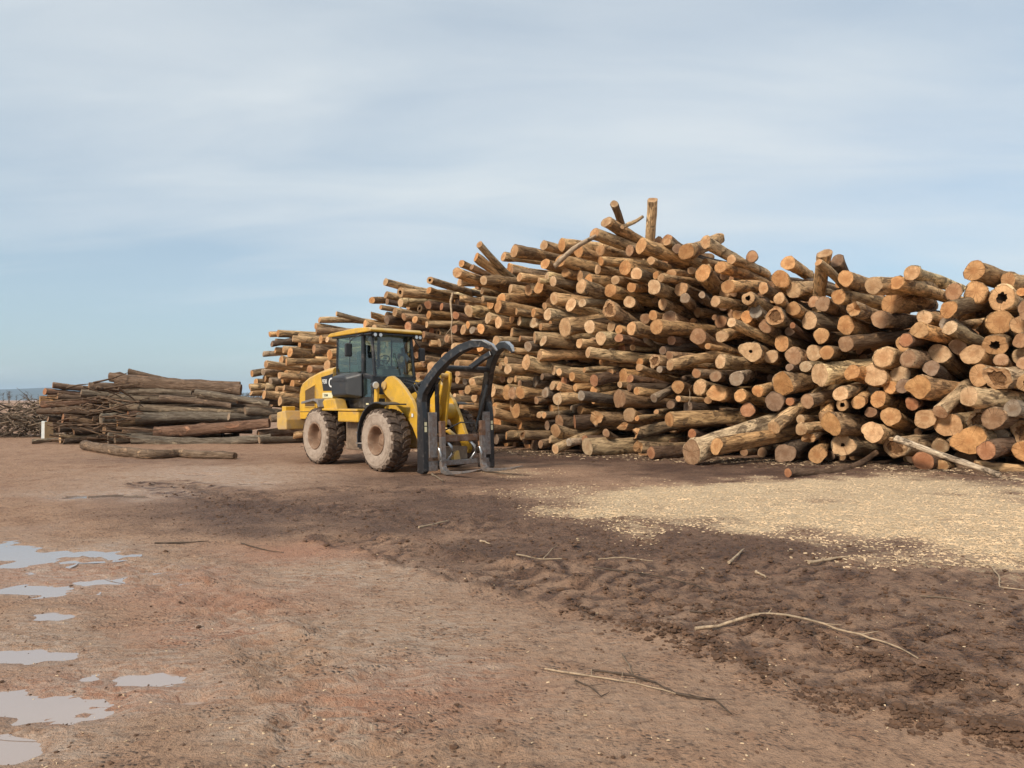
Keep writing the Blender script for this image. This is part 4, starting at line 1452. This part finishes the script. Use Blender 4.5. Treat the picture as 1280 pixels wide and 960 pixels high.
# chassis
MB().box(-3.35, -0.25, -.44, .44, .62, 1.22).build('rear_frame', MATS['muddy_frame'], LD, .02)
MB().box(-1.62, -1.40, -.80, .80, .58, .92).build('rear_axle', MATS['muddy_frame'], LD, .03)
MB().box(1.40, 1.62, -.80, .80, .58, .92).build('front_axle', MATS['muddy_frame'], LD, .03)
for a_, b_ in ((-.86, -.46), (.46, .86)): MB().box(-.62, .40, a_, b_, .42, 1.14).build('side_tank', MATS['muddy_frame'], LD, .03)
lad = MB().box(.05, .34, -.915, -.866, .50, 1.12); o = lad.build('step_recess', BP, LD)
for a_ in (.60, .86): MB().box(.05, .34, -.955, -.9155, a_, a_ + .035).build('step', GP, LD)
MB().tube([(-.1, 0, .55), (-.1, 0, 1.35)], .16, 14).box(-.35, .15, -.36, .36, .60, .72).box(-.35, .15, -.36, .36, 1.12, 1.24).build('hitch', MATS['muddy_frame'], LD, .01)
MB().box(.30, 1.95, -.42, .42, .55, 1.18).build('front_frame', DY, LD, .02)
# engine hood
hp = [(-3.46, 1.16), (-3.50, 1.55), (-3.50, 1.95), (-3.44, 2.10), (-3.28, 2.22), (-2.9, 2.37), (-2.4, 2.49), (-1.9, 2.57), (-1.50, 2.60), (-1.50, 1.16)]
def shell(poly, hw, inset):
    """rounded hood: side walls with a shoulder at the top"""
    cx = sum(p[0] for p in poly) / len(poly)
    top = lambda p, k: (p[0] + (0.05 * k if p[0] < -3.3 else 0), p[1] - (0.06 * k if p[1] > 1.5 else 0))
    mb = MB(); n = len(poly); layers = [(-hw, 1.6), (-hw + .03, .7), (-hw + .12, 0), (hw - .12, 0), (hw - .03, .7), (hw, 1.6)]
    V = []
    for y, k in layers: V += [(top(p, k)[0], y, top(p, k)[1]) for p in poly]
    F = [tuple(range(n)), tuple(range(6 * n - 1, 5 * n - 1, -1))]
    for l in range(5): F += [(l * n + i, (l + 1) * n + i, (l + 1) * n + (i + 1) % n, l * n + (i + 1) % n) for i in range(n)]
    return mb.add(V, F)
hood = shell(hp, .76, .1).build('hood', Y_, LD, .012)
gp = [(-3.07, 1.50), (-3.07, 1.97), (-2.46, 2.13), (-2.46, 1.50)]
for sd in (-1, 1):
    yy = sd * .762
    g_ = MB().prism(gp, yy, yy + sd * .004).build('side_grille', MATS['grille_mesh'], hood)
    fr_ = MB()
    for (a, b) in zip(gp, gp[1:] + gp[:1]): fr_.tube([(a[0], yy + sd * .006, a[1]), (b[0], yy + sd * .006, b[1])], .018, 6)
    fr_.build('grille_frame', Y_, hood)
    for k in range(13):
        x = -3.04 + k * .0475; MB().box(x - .008, x + .008, yy + sd * .0045, yy + sd * .013, 1.51, 1.97 + (x + 3.07) * .26).build('grille_slat', MATS['grille_mesh'], hood)
    MB().tube([(-3.38, yy - sd * .004, 1.36), (-1.55, yy - sd * .004, 1.40)], .010, 5).build('panel_seam', BP, hood)
MB().box(-3.53, -3.505, -.5, .5, 1.35, 1.9).build('rear_grille', BP, hood, .01)
MB().tube([(-2.35, .28, 2.45), (-2.35, .28, 2.78)], .06, 12).build('exhaust', BP, LD)
MB().tube([(-2.75, -.25, 2.36), (-2.75, -.25, 2.55)], .10, 14).build('air_intake', PL, LD)
# decals on the hood side
def text(body, size, x, z, y, mat, parent, sx=1.0):
    c = bpy.data.curves.new('lettering', 'FONT'); c.body = body; c.size = size; c.extrude = 0.001; c.align_x = 'LEFT'; c.offset = size * 0.012
    ob = bpy.data.objects.new('tmp', c); COL.objects.link(ob); dg = bpy.context.evaluated_depsgraph_get(); me = bpy.data.meshes.new_from_object(ob.evaluated_get(dg)); bpy.data.objects.remove(ob)
    me.materials.clear(); me.materials.append(mat); o = link('lettering', me, parent); o.location = (x, y, z); o.rotation_euler = (R(90), 0, 0); o.scale = (sx, 1, 1); return o
dec = MB().prism([(-2.14, 2.33), (-1.50, 2.41), (-1.50, 1.95), (-2.02, 1.95)], -.766, -.762).build('decal_panel', MATS['decal_black'], hood)
text('938', .17, -2.07, 2.15, -.7675, MATS['decal_white'], dec, 1.0)
text('CAT', .36, -1.72, 2.05, -.7675, MATS['decal_white'], dec, 1.0)
pl = MB().box(-2.06, -1.50, -.766, -.762, 1.76, 1.90).build('model_plate', MATS['decal_cream'], hood)
text('938M', .10, -1.98, 1.795, -.7675, MATS['decal_black'], pl)
# counterweight and rear fenders
MB().prism([(-4.02, .92), (-4.02, 1.34), (-3.52, 1.40), (-3.40, 1.14), (-3.40, .86), (-3.92, .84)], -1.18, 1.18).build('counterweight', DY, LD, .03)
for a_ in (-1.1, .80): MB().box(-3.86, -3.60, a_, a_ + .30, 1.345, 1.52).build('rear_lamp_guard', Y_, LD, .02)
for sd in (-1, 1):
    y0, y1 = sorted((sd * .80, sd * 1.26))
    MB().prism([(-2.36, 1.60), (-2.30, 1.66), (-1.62, 1.74), (-1.42, 1.71), (-1.30, 1.52), (-1.36, 1.50), (-1.48, 1.64), (-1.64, 1.68), (-2.28, 1.60)], y0, y1).build('rear_fender', GP, LD, .008)
    MB().prism([(-1.42, 1.50), (-1.40, 1.66), (-1.32, 1.72), (-.78, 1.74), (-.62, 1.44), (-1.28, 1.42)], *sorted((sd * .78, sd * 1.12))).build('fender_box', Y_, LD, .03)
    for dx in (0, .20): MB().prism([(-2.05 + dx, 1.36), (-1.82 + dx, 1.62), (-1.74 + dx, 1.62), (-1.97 + dx, 1.36)], *sorted((sd * .80, sd * .88))).build('fender_stay', Y_, LD, .006)
    MB().box(-1.28, .52, *sorted((sd * .70, sd * 1.20)), 1.425, 1.475).build('platform', Y_, LD, .012)
    MB().box(-.52, .50, *sorted((sd * .87, sd * 1.16)), 1.145, 1.422).build('tool_box', Y_, LD, .035)
    # front fender: black arc over the front wheel
    pts = [(1.51 + .86 * math.cos(a), 0, .78 + .86 * math.sin(a)) for a in np.linspace(R(72), R(188), 14)]
    pts = [(2.05, 0, 1.60)] + pts
    MB().strip([(p[0], sd * 1.03, p[2]) for p in pts], .50, .035).build('front_fender', PL, LD, .01)
# cab
cab = empty('cab'); cab.parent = LD
MB().prism([(-1.30, 1.48), (-1.45, 1.9), (-1.48, 2.44), (-.08, 2.40), (.36, 2.32), (.42, 1.62), (.30, 1.48)], -.68, .68).build('cab_tub', BP, cab, .03)
MB().prism([(-1.22, 1.80), (-1.26, 2.30), (-1.18, 2.41), (-.30, 2.44), (-.06, 2.40), (-.04, 1.80), (-.10, 1.74), (-1.12, 1.72)], -.70, -1.02, [(-1.12, 1.86), (-1.14, 2.24), (-1.06, 2.32), (-.50, 2.33), (-.38, 2.28), (-.36, 1.86), (-.42, 1.82), (-1.04, 1.80)]).build('side_cover', PL, cab, .05)
MB().box(-1.16, -.34, -1.035, -1.024, 2.195, 2.205).build('cover_seam', BP, cab)
MB().prism([(-.02, 1.78), (-.02, 2.26), (.30, 2.22), (.34, 1.78)], -.685, -.692).build('door_pane', MATS['cab_glass'], cab)
MB().box(.10, .22, -.698, -.684, 1.58, 1.62).build('warning_sticker', MATS['decal_cream'], cab)
def pillar(pts, w=.07, name='pillar'): return MB().tube(pts, w / 2 * 1.25, 6).build(name, BP, cab)
for sd in (-1, 1):
    pillar([(-1.46, sd * .64, 2.42), (-1.44, sd * .64, 3.40)]); pillar([(-.10, sd * .655, 2.40), (-.12, sd * .65, 3.40)], .10)
    pillar([(.36, sd * .60, 2.30), (.20, sd * .60, 3.40)], .075)
    MB().box(-1.42, -.15, sd * .652 - .004, sd * .652 + .004, 2.44, 3.37).build('side_window', MATS['cab_glass'], cab)
    MB().add([(-.06, sd * .648, 2.40), (.33, sd * .612, 2.33), (.18, sd * .612, 3.37), (-.09, sd * .642, 3.37)], [(0, 1, 2, 3)]).build('quarter_window', MATS['cab_glass'], cab)
    MB().tube([(-.80, sd * .645, 2.44), (-.80, sd * .645, 3.38)], .018, 6).build('window_bar', BP, cab)
V = []; m = 9
for i in range(m):
    u = i / (m - 1) * 2 - 1; V += [(.36 + .12 * (1 - u * u), u * .585, 2.30), (.20 + .10 * (1 - u * u), u * .585, 3.38)]
MB().add(V, [(2 * i, 2 * i + 2, 2 * i + 3, 2 * i + 1) for i in range(m - 1)], True).build('windscreen', MATS['cab_glass'], cab)
MB().add([(-1.46, -.6, 2.44), (-1.46, .6, 2.44), (-1.44, .6, 3.38), (-1.44, -.6, 3.38)], [(0, 1, 2, 3)]).build('rear_window', MATS['cab_glass'], cab)
roof = MB().prism([(-1.72, 3.40), (-1.74, 3.44), (-1.60, 3.50), (-.3, 3.56), (.38, 3.54), (.48, 3.48), (.46, 3.43)], -.80, .80).build('roof', Y_, cab, .03)
MB().box(-1.60, .40, -.74, .74, 3.36, 3.415).build('roof_lining', BP, cab, .01)
# inside the cab
MB().box(-1.05, -.62, -.26, .26, 2.28, 2.46).box(-1.15, -1.00, -.25, .25, 2.40, 3.02).box(-1.13, -1.02, -.14, .14, 3.02, 3.2).build('driver_seat', MATS['seat_fabric'], cab, .05)
MB().box(-.02, .28, -.3, .3, 2.30, 2.50).tube([(.05, 0, 2.45), (-.20, 0, 2.72)], .035, 8).build('dashboard', MATS['interior_plastic'], cab, .02)
sw = MB(); c0 = Vector((-.22, 0, 2.74)); ax = Vector((-.25, 0, .27)).normalized(); e1 = Vector((0, 1, 0)); e2 = ax.cross(e1)
sw.tube([c0 + (e1 * math.cos(a) + e2 * math.sin(a)) * .19 for a in np.linspace(0, 2 * math.pi, 21)], .015, 6, False)
sw.tube([c0 - e1 * .19, c0 + e1 * .19], .012, 6).build('steering_wheel', BP, cab)
for a_ in (-.58, .36): MB().box(-1.0, -.5, a_, a_ + .22, 2.42, 2.62).build('console', MATS['interior_plastic'], cab, .02)
def mirror(x, y, z, sd):
    m_ = MB().box(x - .03, x + .05, y - .10, y + .10, z - .17, z + .17).build('mirror', PL, cab, .03)
    MB().tube([(x, y, z + .14), (x - .02, y - sd * .14, z + .30), (.05, sd * .74, 3.41)], .014, 6).build('mirror_arm', BP, m_)
mirror(-.24, -1.02, 2.98, -1); mirror(.10, 1.02, 2.92, 1)
for (x, y, z) in ((.44, -.66, 3.35), (.44, -.50, 3.35), (.44, .60, 3.35), (.40, .74, 3.35)):
    w_ = MB().tube([(x - .08, y, z), (x + .03, y, z)], [.035, .052], 12).build('work_light', BP, cab); MB().tube([(x + .031, y, z), (x + .036, y, z)], .046, 12).build('lens', MATS['lamp_lens'], w_)
# wiper
MB().tube([(.49, .10, 2.34), (.42, -.05, 2.90)], .012, 5).build('wiper', BP, cab)
# loader tower, lift arms, tilt linkage
tw = [(.52, 1.16), (.60, 2.02), (.78, 2.22), (1.02, 2.16), (1.10, 1.85), (1.70, 1.25), (1.75, 1.10)]
for sd in (-1, 1):
    MB().prism(tw, *sorted((sd * .36, sd * .43))).build('tower_plate', Y_, LD, .008)
    arm = [(.78, 2.02), (.86, 2.17), (1.02, 2.27), (1.22, 2.29), (1.46, 2.19), (1.78, 1.97), (2.08, 1.70), (2.32, 1.35), (2.52, .98), (2.70, .70), (2.74, .52), (2.66, .42), (2.54, .44), (2.38, .66), (2.12, 1.04), (1.80, 1.34), (1.40, 1.58), (1.08, 1.74), (.86, 1.88)]
    arm_o = MB().prism(arm, *sorted((sd * .56, sd * .66))).build('lift_arm', Y_, LD, .012)
    MB().box(1.88, 2.16, *sorted((sd * .662, sd * .674)), 1.30, 1.40).build('arm_stop', Y_, arm_o, .004)
    MB().box(2.10, 2.17, *sorted((sd * .675, sd * .680)), 1.30, 1.38).build('sticker', MATS['decal_white'], arm_o)
    MB().tube([(.92, sd * .44, 2.06), (.92, sd * .70, 2.06)], .10, 16).build('pivot_pin', DY, LD)
    MB().tube([(.70, sd * .50, 1.05), (1.30, sd * .50, 1.28)], .075, 12).build('lift_cylinder', BP, LD)
    MB().tube([(1.28, sd * .50, 1.272), (1.72, sd * .50, 1.44)], .04, 10).build('cylinder_rod', MATS['chrome'], LD)
    # headlight on its bracket
    MB().prism([(.62, 1.46), (.66, 2.10), (.80, 2.10), (.78, 1.46)], *sorted((sd * .74, sd * .80))).box(.62, .80, *sorted((sd * .44, sd * .745)), 1.74, 1.84).build('lamp_bracket', Y_, LD, .008)
    hl = MB().tube([(.78, sd * .92, 2.06), (.92, sd * .92, 2.06)], [.07, .10], 14).box(.74, .80, *sorted((sd * .78, sd * .92)), 2.02, 2.10).build('headlight', BP, LD)
    MB().tube([(.921, sd * .92, 2.06), (.935, sd * .92, 2.06)], [.092, .075], 14).build('lens', MATS['lamp_lens'], hl)
MB().tube([(2.02, -.56, 1.42), (2.02, .56, 1.42)], .20, 20).build('cross_tube', Y_, LD)
lev = [(2.30, 2.34), (2.40, 2.40), (2.52, 2.36), (2.54, 2.20), (2.44, 1.80), (2.40, 1.45), (2.34, 1.10), (2.26, .98), (2.14, .98), (2.06, 1.10), (2.02, 1.40), (2.12, 1.75), (2.22, 2.05)]
for y in (-.16, .16): MB().prism(lev, y - .03, y + .03).build('tilt_lever', Y_, LD, .008)
for x_, z_, r_ in ((2.42, 2.28, .06), (2.10, 1.44, .10), (2.22, 1.06, .06)): MB().tube([(x_, -.2, z_), (x_, .2, z_)], r_, 12).build('lever_pin', DY, LD)
MB().tube([(.95, 0, 1.92), (1.95, 0, 2.17)], .095, 16).build('tilt_cylinder', BP, LD)
MB().tube([(1.94, 0, 2.168), (2.42, 0, 2.28)], .05, 12).build('tilt_rod', MATS['chrome'], LD)
MB().tube([(2.22, 0.05, 1.06), (2.60, 0.05, .96), (2.92, .05, .80)], .055, 10).build('tilt_link', Y_, LD)
for k, (y0, dz) in enumerate(((-.20, .10), (-.12, .16), (.14, .12), (.22, .06))):
    MB().tube([(.80, y0 * .5, 1.85), (1.05, y0, 2.04 + dz), (1.45, y0, 1.98 + dz), (1.75, y0 * 1.2, 1.72 + dz), (2.0, y0 * 1.4, 1.66)], .017, 6).build('hydraulic_hose', BP, LD)
MB().box(1.1, 1.6, -.34, .34, 1.20, 1.40).build('valve_block', MATS['muddy_frame'], LD, .02)
# log fork with its top clamp
FK = empty('log_fork'); FK.parent = LD; FK.location = (3.02, 0, 0); FK.rotation_euler = (0, R(-2), 0)
for y in (-.97, .97):
    s = 1 if y > 0 else -1
    MB().prism([(-.16, .06), (-.14, 1.20), (-.10, 1.62), (.06, 1.66), (.10, 1.30), (.10, .10), (.02, .04)], y - .07, y + .07).build('side_post', BP, FK, .012)
    MB().box(.02, .13, *sorted((y - s * .07, y - s * .30)), .40, 1.42).build('post_plate', WS, FK, .01)
    for a_, b_ in ((.98, 1.10), (1.12, 1.20)): MB().box(.1005, .106, y - .03, y + .03, a_, b_).build('sticker', MATS['decal_cream'], FK)
    MB().box(-.06, .10, *sorted((y - s * .07, y - s * .32)), .10, .22).build('foot', WS, FK, .01)
MB().box(-.10, .06, -.90, .90, .74, .90).build('upper_bar', RS_, FK, .015)
MB().box(-.08, .08, -.90, .90, .20, .32).build('lower_bar', WS, FK, .015)
for y in (-.56, .62):
    tn = MB().strip([(.16, y, 1.20), (.16, y, .55), (.165, y, .20), (.21, y, .095), (.34, y, .055), (.80, y, .075), (1.20, y, .12), (1.52, y, .175)], [.13, .13, .13, .14, .14, .13, .11, .06], [.075, .09, .10, .11, .08, .06, .045, .015]).build('tine', WS, FK, .006)
    MB().box(.11, .205, y - .068, y + .068, .86, 1.215).build('tine_hook', RS_, tn, .008)
    MB().tube([(.16, y - .09, .60), (.24, y - .10, .45), (.20, y - .08, .33)], .028, 8).build('lock_lever', BS, tn)
MB().box(-.55, -.05, -.34, .34, .30, .62).build('coupler', MATS['muddy_frame'], FK, .03)
MB().tube([(-.36, -.10, .34), (-.02, .02, .36)], [.20, .17], 14).build('coupler_boss', DY, FK)
for y in (-.30, .38): MB().tube([(-.05, y, .76), (.10, y + .05, .62), (.11, y + .06, .46), (-.02, y, .30)], .035, 8).build('hose_guard', BS, FK)
for y in (-.75, .75): MB().tube([(-.28, y, .50), (-.02, y, .50)], .075, 12).build('fork_pin', MATS['muddy_frame'], FK)
def clamp(sd):
    pts = [(-.02, 1.45, .97), (-.05, 1.66, .965), (-.02, 1.86, .955), (.16, 2.12, .90), (.40, 2.38, .82), (.68, 2.61, .73), (.98, 2.78, .63), (1.28, 2.87, .53), (1.54, 2.86, .45), (1.74, 2.77, .39), (1.86, 2.66, .36)]
    if sd > 0:                                          # the far arm leans in further
        pts = [(x, z, y) for (x, z, _), y in zip(pts, (.97, .955, .92, .82, .68, .54, .41, .31, .23, .16, .12))]
    return MB().strip([(x, sd * y, z) for x, z, y in pts], [.14, .15, .15, .15, .15, .15, .15, .14, .13, .11, .05], [.20, .21, .22, .22, .21, .20, .19, .17, .14, .10, .03]).build('clamp_arm', BP, FK, .012)
for sd in (-1, 1):
    ca = clamp(sd)
    ins = (0, 0, 0, 0) if sd < 0 else (.22, .23, .23, .24)
    MB().strip([(1.30, sd * (.53 - ins[0]), 2.955), (1.56, sd * (.455 - ins[1]), 2.935), (1.78, sd * (.39 - ins[2]), 2.825), (1.88, sd * (.36 - ins[3]), 2.69)], [.12, .11, .09, .04], .02).build('wear_plate', BS, ca)
    MB().strip([(-.10, sd * .80, 1.30), (-.04, sd * .80, 1.75), (.30, sd * .74, 2.20)], .09, .11).build('clamp_strut', BP, FK, .01)
MB().tube([(.46, -.78, 2.40), (.46, .68, 2.40)], .065, 12).build('clamp_tube', BP, FK)
MB().strip([(.46, .06, 2.42), (.80, .16, 2.62), (1.02, .22, 2.72)], .10, .12).build('clamp_finger', BP, FK, .01)
MB().tube([(-.10, -.30, 1.0), (.20, -.05, 1.18), (.26, .30, 1.15), (.05, .50, .98)], .018, 6).build('hydraulic_hose', BP, FK)
for sd in (-1, 1): MB().tube([(-.02, sd * .55, .95), (.24, sd * .75, 2.05)], .05, 10).build('clamp_cylinder', BP, FK)

# ------------------------------------------------------------------ sticks, chips and clods on the mud
def stick(pts, r, mat, label, cat='stick', lift=0.6, seed=0):
    r *= 0.56; g = random.Random(seed); P = [on_ground(*p) for p in pts]; Q = []
    for i in range(len(P) - 1):
        for u in (0, .34, .67): Q.append(P[i] * (1 - u) + P[i + 1] * u)
    Q.append(P[-1]); o0 = Vector((Q[0][0], Q[0][1], 0)); m = len(Q)
    V = [Vector((q[0] + g.gauss(0, r * .5), q[1] + g.gauss(0, r * .5), 0)) - o0 for q in Q]
    zs = [ground_z(q[0], q[1]) for q in Q]; zs = [max(zs[max(0, i - 1):i + 2]) for i in range(m)]; zs = [sum(zs[max(0, i - 1):i + 2]) / len(zs[max(0, i - 1):i + 2]) for i in range(m)]
    for v_, z_ in zip(V, zs): v_.z = z_ + r * lift
    rs = [r * (1 - .55 * i / (m - 1)) * g.uniform(.8, 1.2) for i in range(m)]
    mb = MB().tube(V, rs, 7)
    if m > 8:
        for k in (m // 3, m // 2, 2 * m // 3):
            a = g.uniform(0, 6.28); l = g.uniform(.05, .16); mb.tube([V[k], V[k] + Vector((math.cos(a) * l, math.sin(a) * l, .02))], [rs[k] * .6, rs[k] * .2], 5)
    o = mb.build('stick', MATS[mat]); o.location = o0
    return tag(o, label, cat, 'sticks scattered on the mud')
stick([(680, 843), (740, 853), (795, 862), (845, 877)], .012, 'pale_stick', 'longest pale peeled stick in the foreground, crossed by darker ones', seed=1)
stick([(738, 846), (790, 852), (820, 862), (848, 878)], .015, 'dark_stick', 'dark stick lying over the end of the pale foreground stick', seed=2)
stick([(778, 824), (786, 840), (791, 853)], .010, 'twig', 'short brown twig pointing up from the crossed foreground sticks', seed=3)
stick([(845, 877), (872, 882), (893, 883), (914, 901)], .015, 'dark_stick', 'dark crooked stick right of the crossed foreground sticks', seed=4)
stick([(720, 858), (735, 866), (752, 880), (762, 876)], .010, 'dark_stick', 'short dark twig left below the crossed foreground sticks', seed=5)
stick([(868, 789), (910, 788), (960, 787), (1030, 788), (1075, 797), (1110, 808), (1150, 828)], .021, 'pale_stick', 'long pale branch with a dark tip across the wheel tracks at right', seed=6)
stick([(742, 711), (790, 718), (830, 724), (860, 732), (892, 740)], .016, 'dark_stick', 'long dark branch in the middle of the yard', seed=7)
stick([(645, 705), (672, 704), (702, 703)], .020, 'pale_stick', 'pale stick left of the long dark branch', seed=8)
stick([(524, 660), (542, 656), (562, 650)], .026, 'pale_stick', 'pale stick by itself in front of the loader', seed=9)
stick([(1208, 700), (1240, 712), (1248, 722), (1250, 736), (1290, 742)], .018, 'pale_stick', 'crooked pale branch at the right edge below the sawdust', seed=10)
stick([(194, 677), (230, 676), (260, 674)], .020, 'dark_stick', 'dark straight stick near the puddles', seed=11)
stick([(302, 676), (330, 684), (354, 688)], .015, 'dark_stick', 'thin dark stick right of the one by the puddles', seed=12)
stick([(540, 595), (546, 599), (554, 603)], .050, 'twig', 'stubby broken branch beside the loader fork', seed=13)
stick([(1010, 706), (1035, 702), (1060, 700)], .034, 'pale_stick', 'flat pale slab of wood below the sawdust', seed=14)
stick([(748, 702), (780, 699), (816, 701)], .014, 'pale_stick', 'pale thin stick left of the sawdust edge', seed=15)
stick([(912, 706), (922, 700), (930, 692)], .028, 'pale_stick', 'short pale splinter pointing at the sawdust', seed=16)
stick([(680, 702), (690, 690), (697, 684)], .010, 'pale_stick', 'dry straw-coloured twig tuft stick left of the yard centre', seed=17)
stick([(862, 770), (885, 772), (915, 770)], .012, 'dark_stick', 'short dark stick above the long pale branch', seed=18)
stick([(1150, 740), (1190, 745), (1235, 752)], .013, 'twig', 'brown stick left of the crooked pale branch', seed=19)
stick([(600, 676), (606, 677), (612, 680)], .026, 'pale_stick', 'small pale wood chunk in the dark track', seed=20)
stick([(945, 712), (950, 714), (957, 718)], .030, 'pale_stick', 'small pale wood chunk right of the short splinter', seed=21)

def scatter(name, n, mat, where, size, flat, seed, label, cat, lift=0.3):
    """loose bits lying on the ground, each a small bent wedge"""
    g = np.random.default_rng(seed); V, F = [], []
    k = 0
    while k < n:
        x, y = where(g)
        if y < 2.8: continue
        l = size * g.uniform(.4, 1.5); w_ = l * g.uniform(*flat[:2]); h = l * g.uniform(*flat[2:]); a = g.uniform(0, 6.28); tl = g.normal(0, .25)
        c, s_ = math.cos(a), math.sin(a); z = ground_z(x, y) + h * lift * .5; b = len(V)
        for (px, py, pz) in ((-.5, -.5, -.5), (.5, -.35, -.5), (.4, .5, -.5), (-.45, .4, -.5), (-.4, -.4, .5), (.42, -.3, .5), (.3, .4, .5), (-.4, .3, .5)):
            u, v_ = px * l, py * w_; V.append((x + c * u - s_ * v_, y + s_ * u + c * v_, z + pz * h + u * tl * .4))
        F += [(b, b + 3, b + 2, b + 1), (b + 4, b + 5, b + 6, b + 7), (b, b + 1, b + 5, b + 4), (b + 1, b + 2, b + 6, b + 5), (b + 2, b + 3, b + 7, b + 6), (b + 3, b, b + 4, b + 7)]
        k += 1
    me = bpy.data.meshes.new(name); me.from_pydata(V, [], F); me.materials.append(MATS[mat]); me.update()
    return tag(link(name, me), label, cat, kind='stuff')
def clods(name, n, mat, where, size, seed, label, cat):
    """irregular lumps half sunk in the mud"""
    g = np.random.default_rng(seed); V, F = [], []
    bm = bmesh.new(); bmesh.ops.create_icosphere(bm, subdivisions=2, radius=1.0); bv = np.array([v.co for v in bm.verts]); bf = [[v.index for v in f.verts] for f in bm.faces]; bm.free()
    k = 0
    while k < n:
        x, y = where(g)
        if y < 2.8: continue
        r = size * (0.25 + g.exponential(0.45)); r = min(r, size * 2.2); b = len(V)
        q = bv * (1 + g.normal(0, .17, (len(bv), 1))) * np.array([r * g.uniform(.8, 1.6), r * g.uniform(.7, 1.2), r * g.uniform(.45, .8)]); a = g.uniform(0, 6.28); c, s_ = math.cos(a), math.sin(a); z = ground_z(x, y)
        V += [(x + c * p[0] - s_ * p[1], y + s_ * p[0] + c * p[1], z + p[2] * .9) for p in q]; F += [[b + i for i in f] for f in bf]; k += 1
    me = bpy.data.meshes.new(name); me.from_pydata(V, [], F); me.materials.append(MATS[mat]); me.update()
    return tag(link(name, me), label, cat, kind='stuff')
def sawdust_spot(g):
    while True:
        p = on_ground(g.uniform(600, 1340), g.uniform(586, 712)); i, j = np.searchsorted(gx, p[0]), np.searchsorted(gy, p[1])
        if g.random() < saw[i, j] ** 1.5: return p[0], p[1]
def near_pile(g):
    s_, d = g.uniform(4, 27), abs(g.normal(0, 1.0)); p = LF0 + LT * s_ - LN * (d - .5); return p[0], p[1]
def anywhere(g): p = on_ground(g.uniform(-40, 1320), 560 + 420 * g.random() ** 1.1); return p[0], p[1]
def wet_spot(g):
    while True:
        p = on_ground(g.uniform(100, 1330), g.uniform(600, 960)); i, j = np.searchsorted(gx, p[0]), np.searchsorted(gy, p[1])
        if g.random() < (wet[i, j]) ** 2: return p[0], p[1]
def rut_edge(g):
    P = [on_ground(*q) for q in ((1330, 905), (1280, 893), (1190, 880), (1130, 868), (1040, 843), (930, 800), (860, 780), (760, 752))]
    k = g.integers(0, len(P) - 1); u = g.random(); p = P[k] * (1 - u) + P[k + 1] * u; q = P[k + 1] - P[k]; q = q / np.linalg.norm(q)
    o_ = g.choice((-.38, .38, .38)) + g.normal(0, .10); return p[0] - q[1] * o_, p[1] + q[0] * o_
scatter('wood_chips', 15000, 'chip_wood', sawdust_spot, .030, (.18, .6, .1, .3), 1, 'carpet of pale wood chips in front of the pile', 'wood chips')
scatter('bark_litter', 5200, 'litter_bark', near_pile, .10, (.15, .5, .1, .25), 2, 'dark bark litter along the foot of the pile', 'bark litter')
scatter('pale_splinters', 1500, 'chip_wood', near_pile, .10, (.12, .35, .06, .15), 3, 'pale splinters along the foot of the pile', 'splinters')
scatter('stray_chips', 600, 'chip_wood', anywhere, .014, (.25, .7, .1, .3), 4, 'small pale chips strewn across the mud', 'wood chips')
clods('mud_crumbs', 5200, 'mud_clod', wet_spot, .012, 5, 'dark crumbs of mud in the wheel tracks', 'mud')
clods('mud_clods', 2600, 'mud_clod', rut_edge, .013, 6, 'dark clods thrown up along the rut at lower right', 'mud')
clods('dirt_bits', 2600, 'mud_clod', anywhere, .0055, 7, 'fine dark bits strewn across the mud', 'mud')

# strips of bark hanging from the pile
for k, (x, y0, y1, lab) in enumerate(((565, 366, 432, 'long strip of loose bark hanging left of the grapple arch'), (699, 482, 522, 'thin strip of bark hanging right of the grapple'), (862, 482, 508, 'thin pale strip of bark hanging over the reddish fallen log'))):
    g = random.Random(k); P = [on_face(x + g.gauss(0, 1.2), y0 + (y1 - y0) * u, .75) for u in np.linspace(0, 1, 7)]; o0 = Vector(P[0])
    mb = MB().tube([Vector(p) - o0 for p in P], [.045, .05, .04, .03, .02, .015, .01] if k == 0 else .008, 5)
    if k == 0: mb.tube([Vector(P[4]) - o0, Vector(on_face(556, 420, .75)) - o0, Vector(on_face(553, 434, .75)) - o0], [.014, .01, .006], 5)
    o = mb.build('bark_strip', MATS['pale_stick']); o.location = o0; tag(o, lab, 'bark strip', 'bark strips hanging from the pile')

# ------------------------------------------------------------------ haze: the air between the yard and the far ridge
hz = MB().box(-16000, 16000, -3000, 16000, -3, 190).build('haze', MATS['mud'])
hm = bpy.data.materials.new('haze'); hm.use_nodes = True; hm.node_tree.nodes.clear()
ho = hm.node_tree.nodes.new('ShaderNodeOutputMaterial'); hv = hm.node_tree.nodes.new('ShaderNodeVolumePrincipled')
hv.inputs['Color'].default_value = (0.62, 0.80, 1.0, 1); hv.inputs['Density'].default_value = 0.00011; hv.inputs['Anisotropy'].default_value = 0.0
hm.node_tree.links.new(hv.outputs[0], ho.inputs['Volume'])
hz.data.materials.clear(); hz.data.materials.append(hm)
tag(hz, 'thin bluish air over the yard and the far ridge', 'haze', kind='stuff')
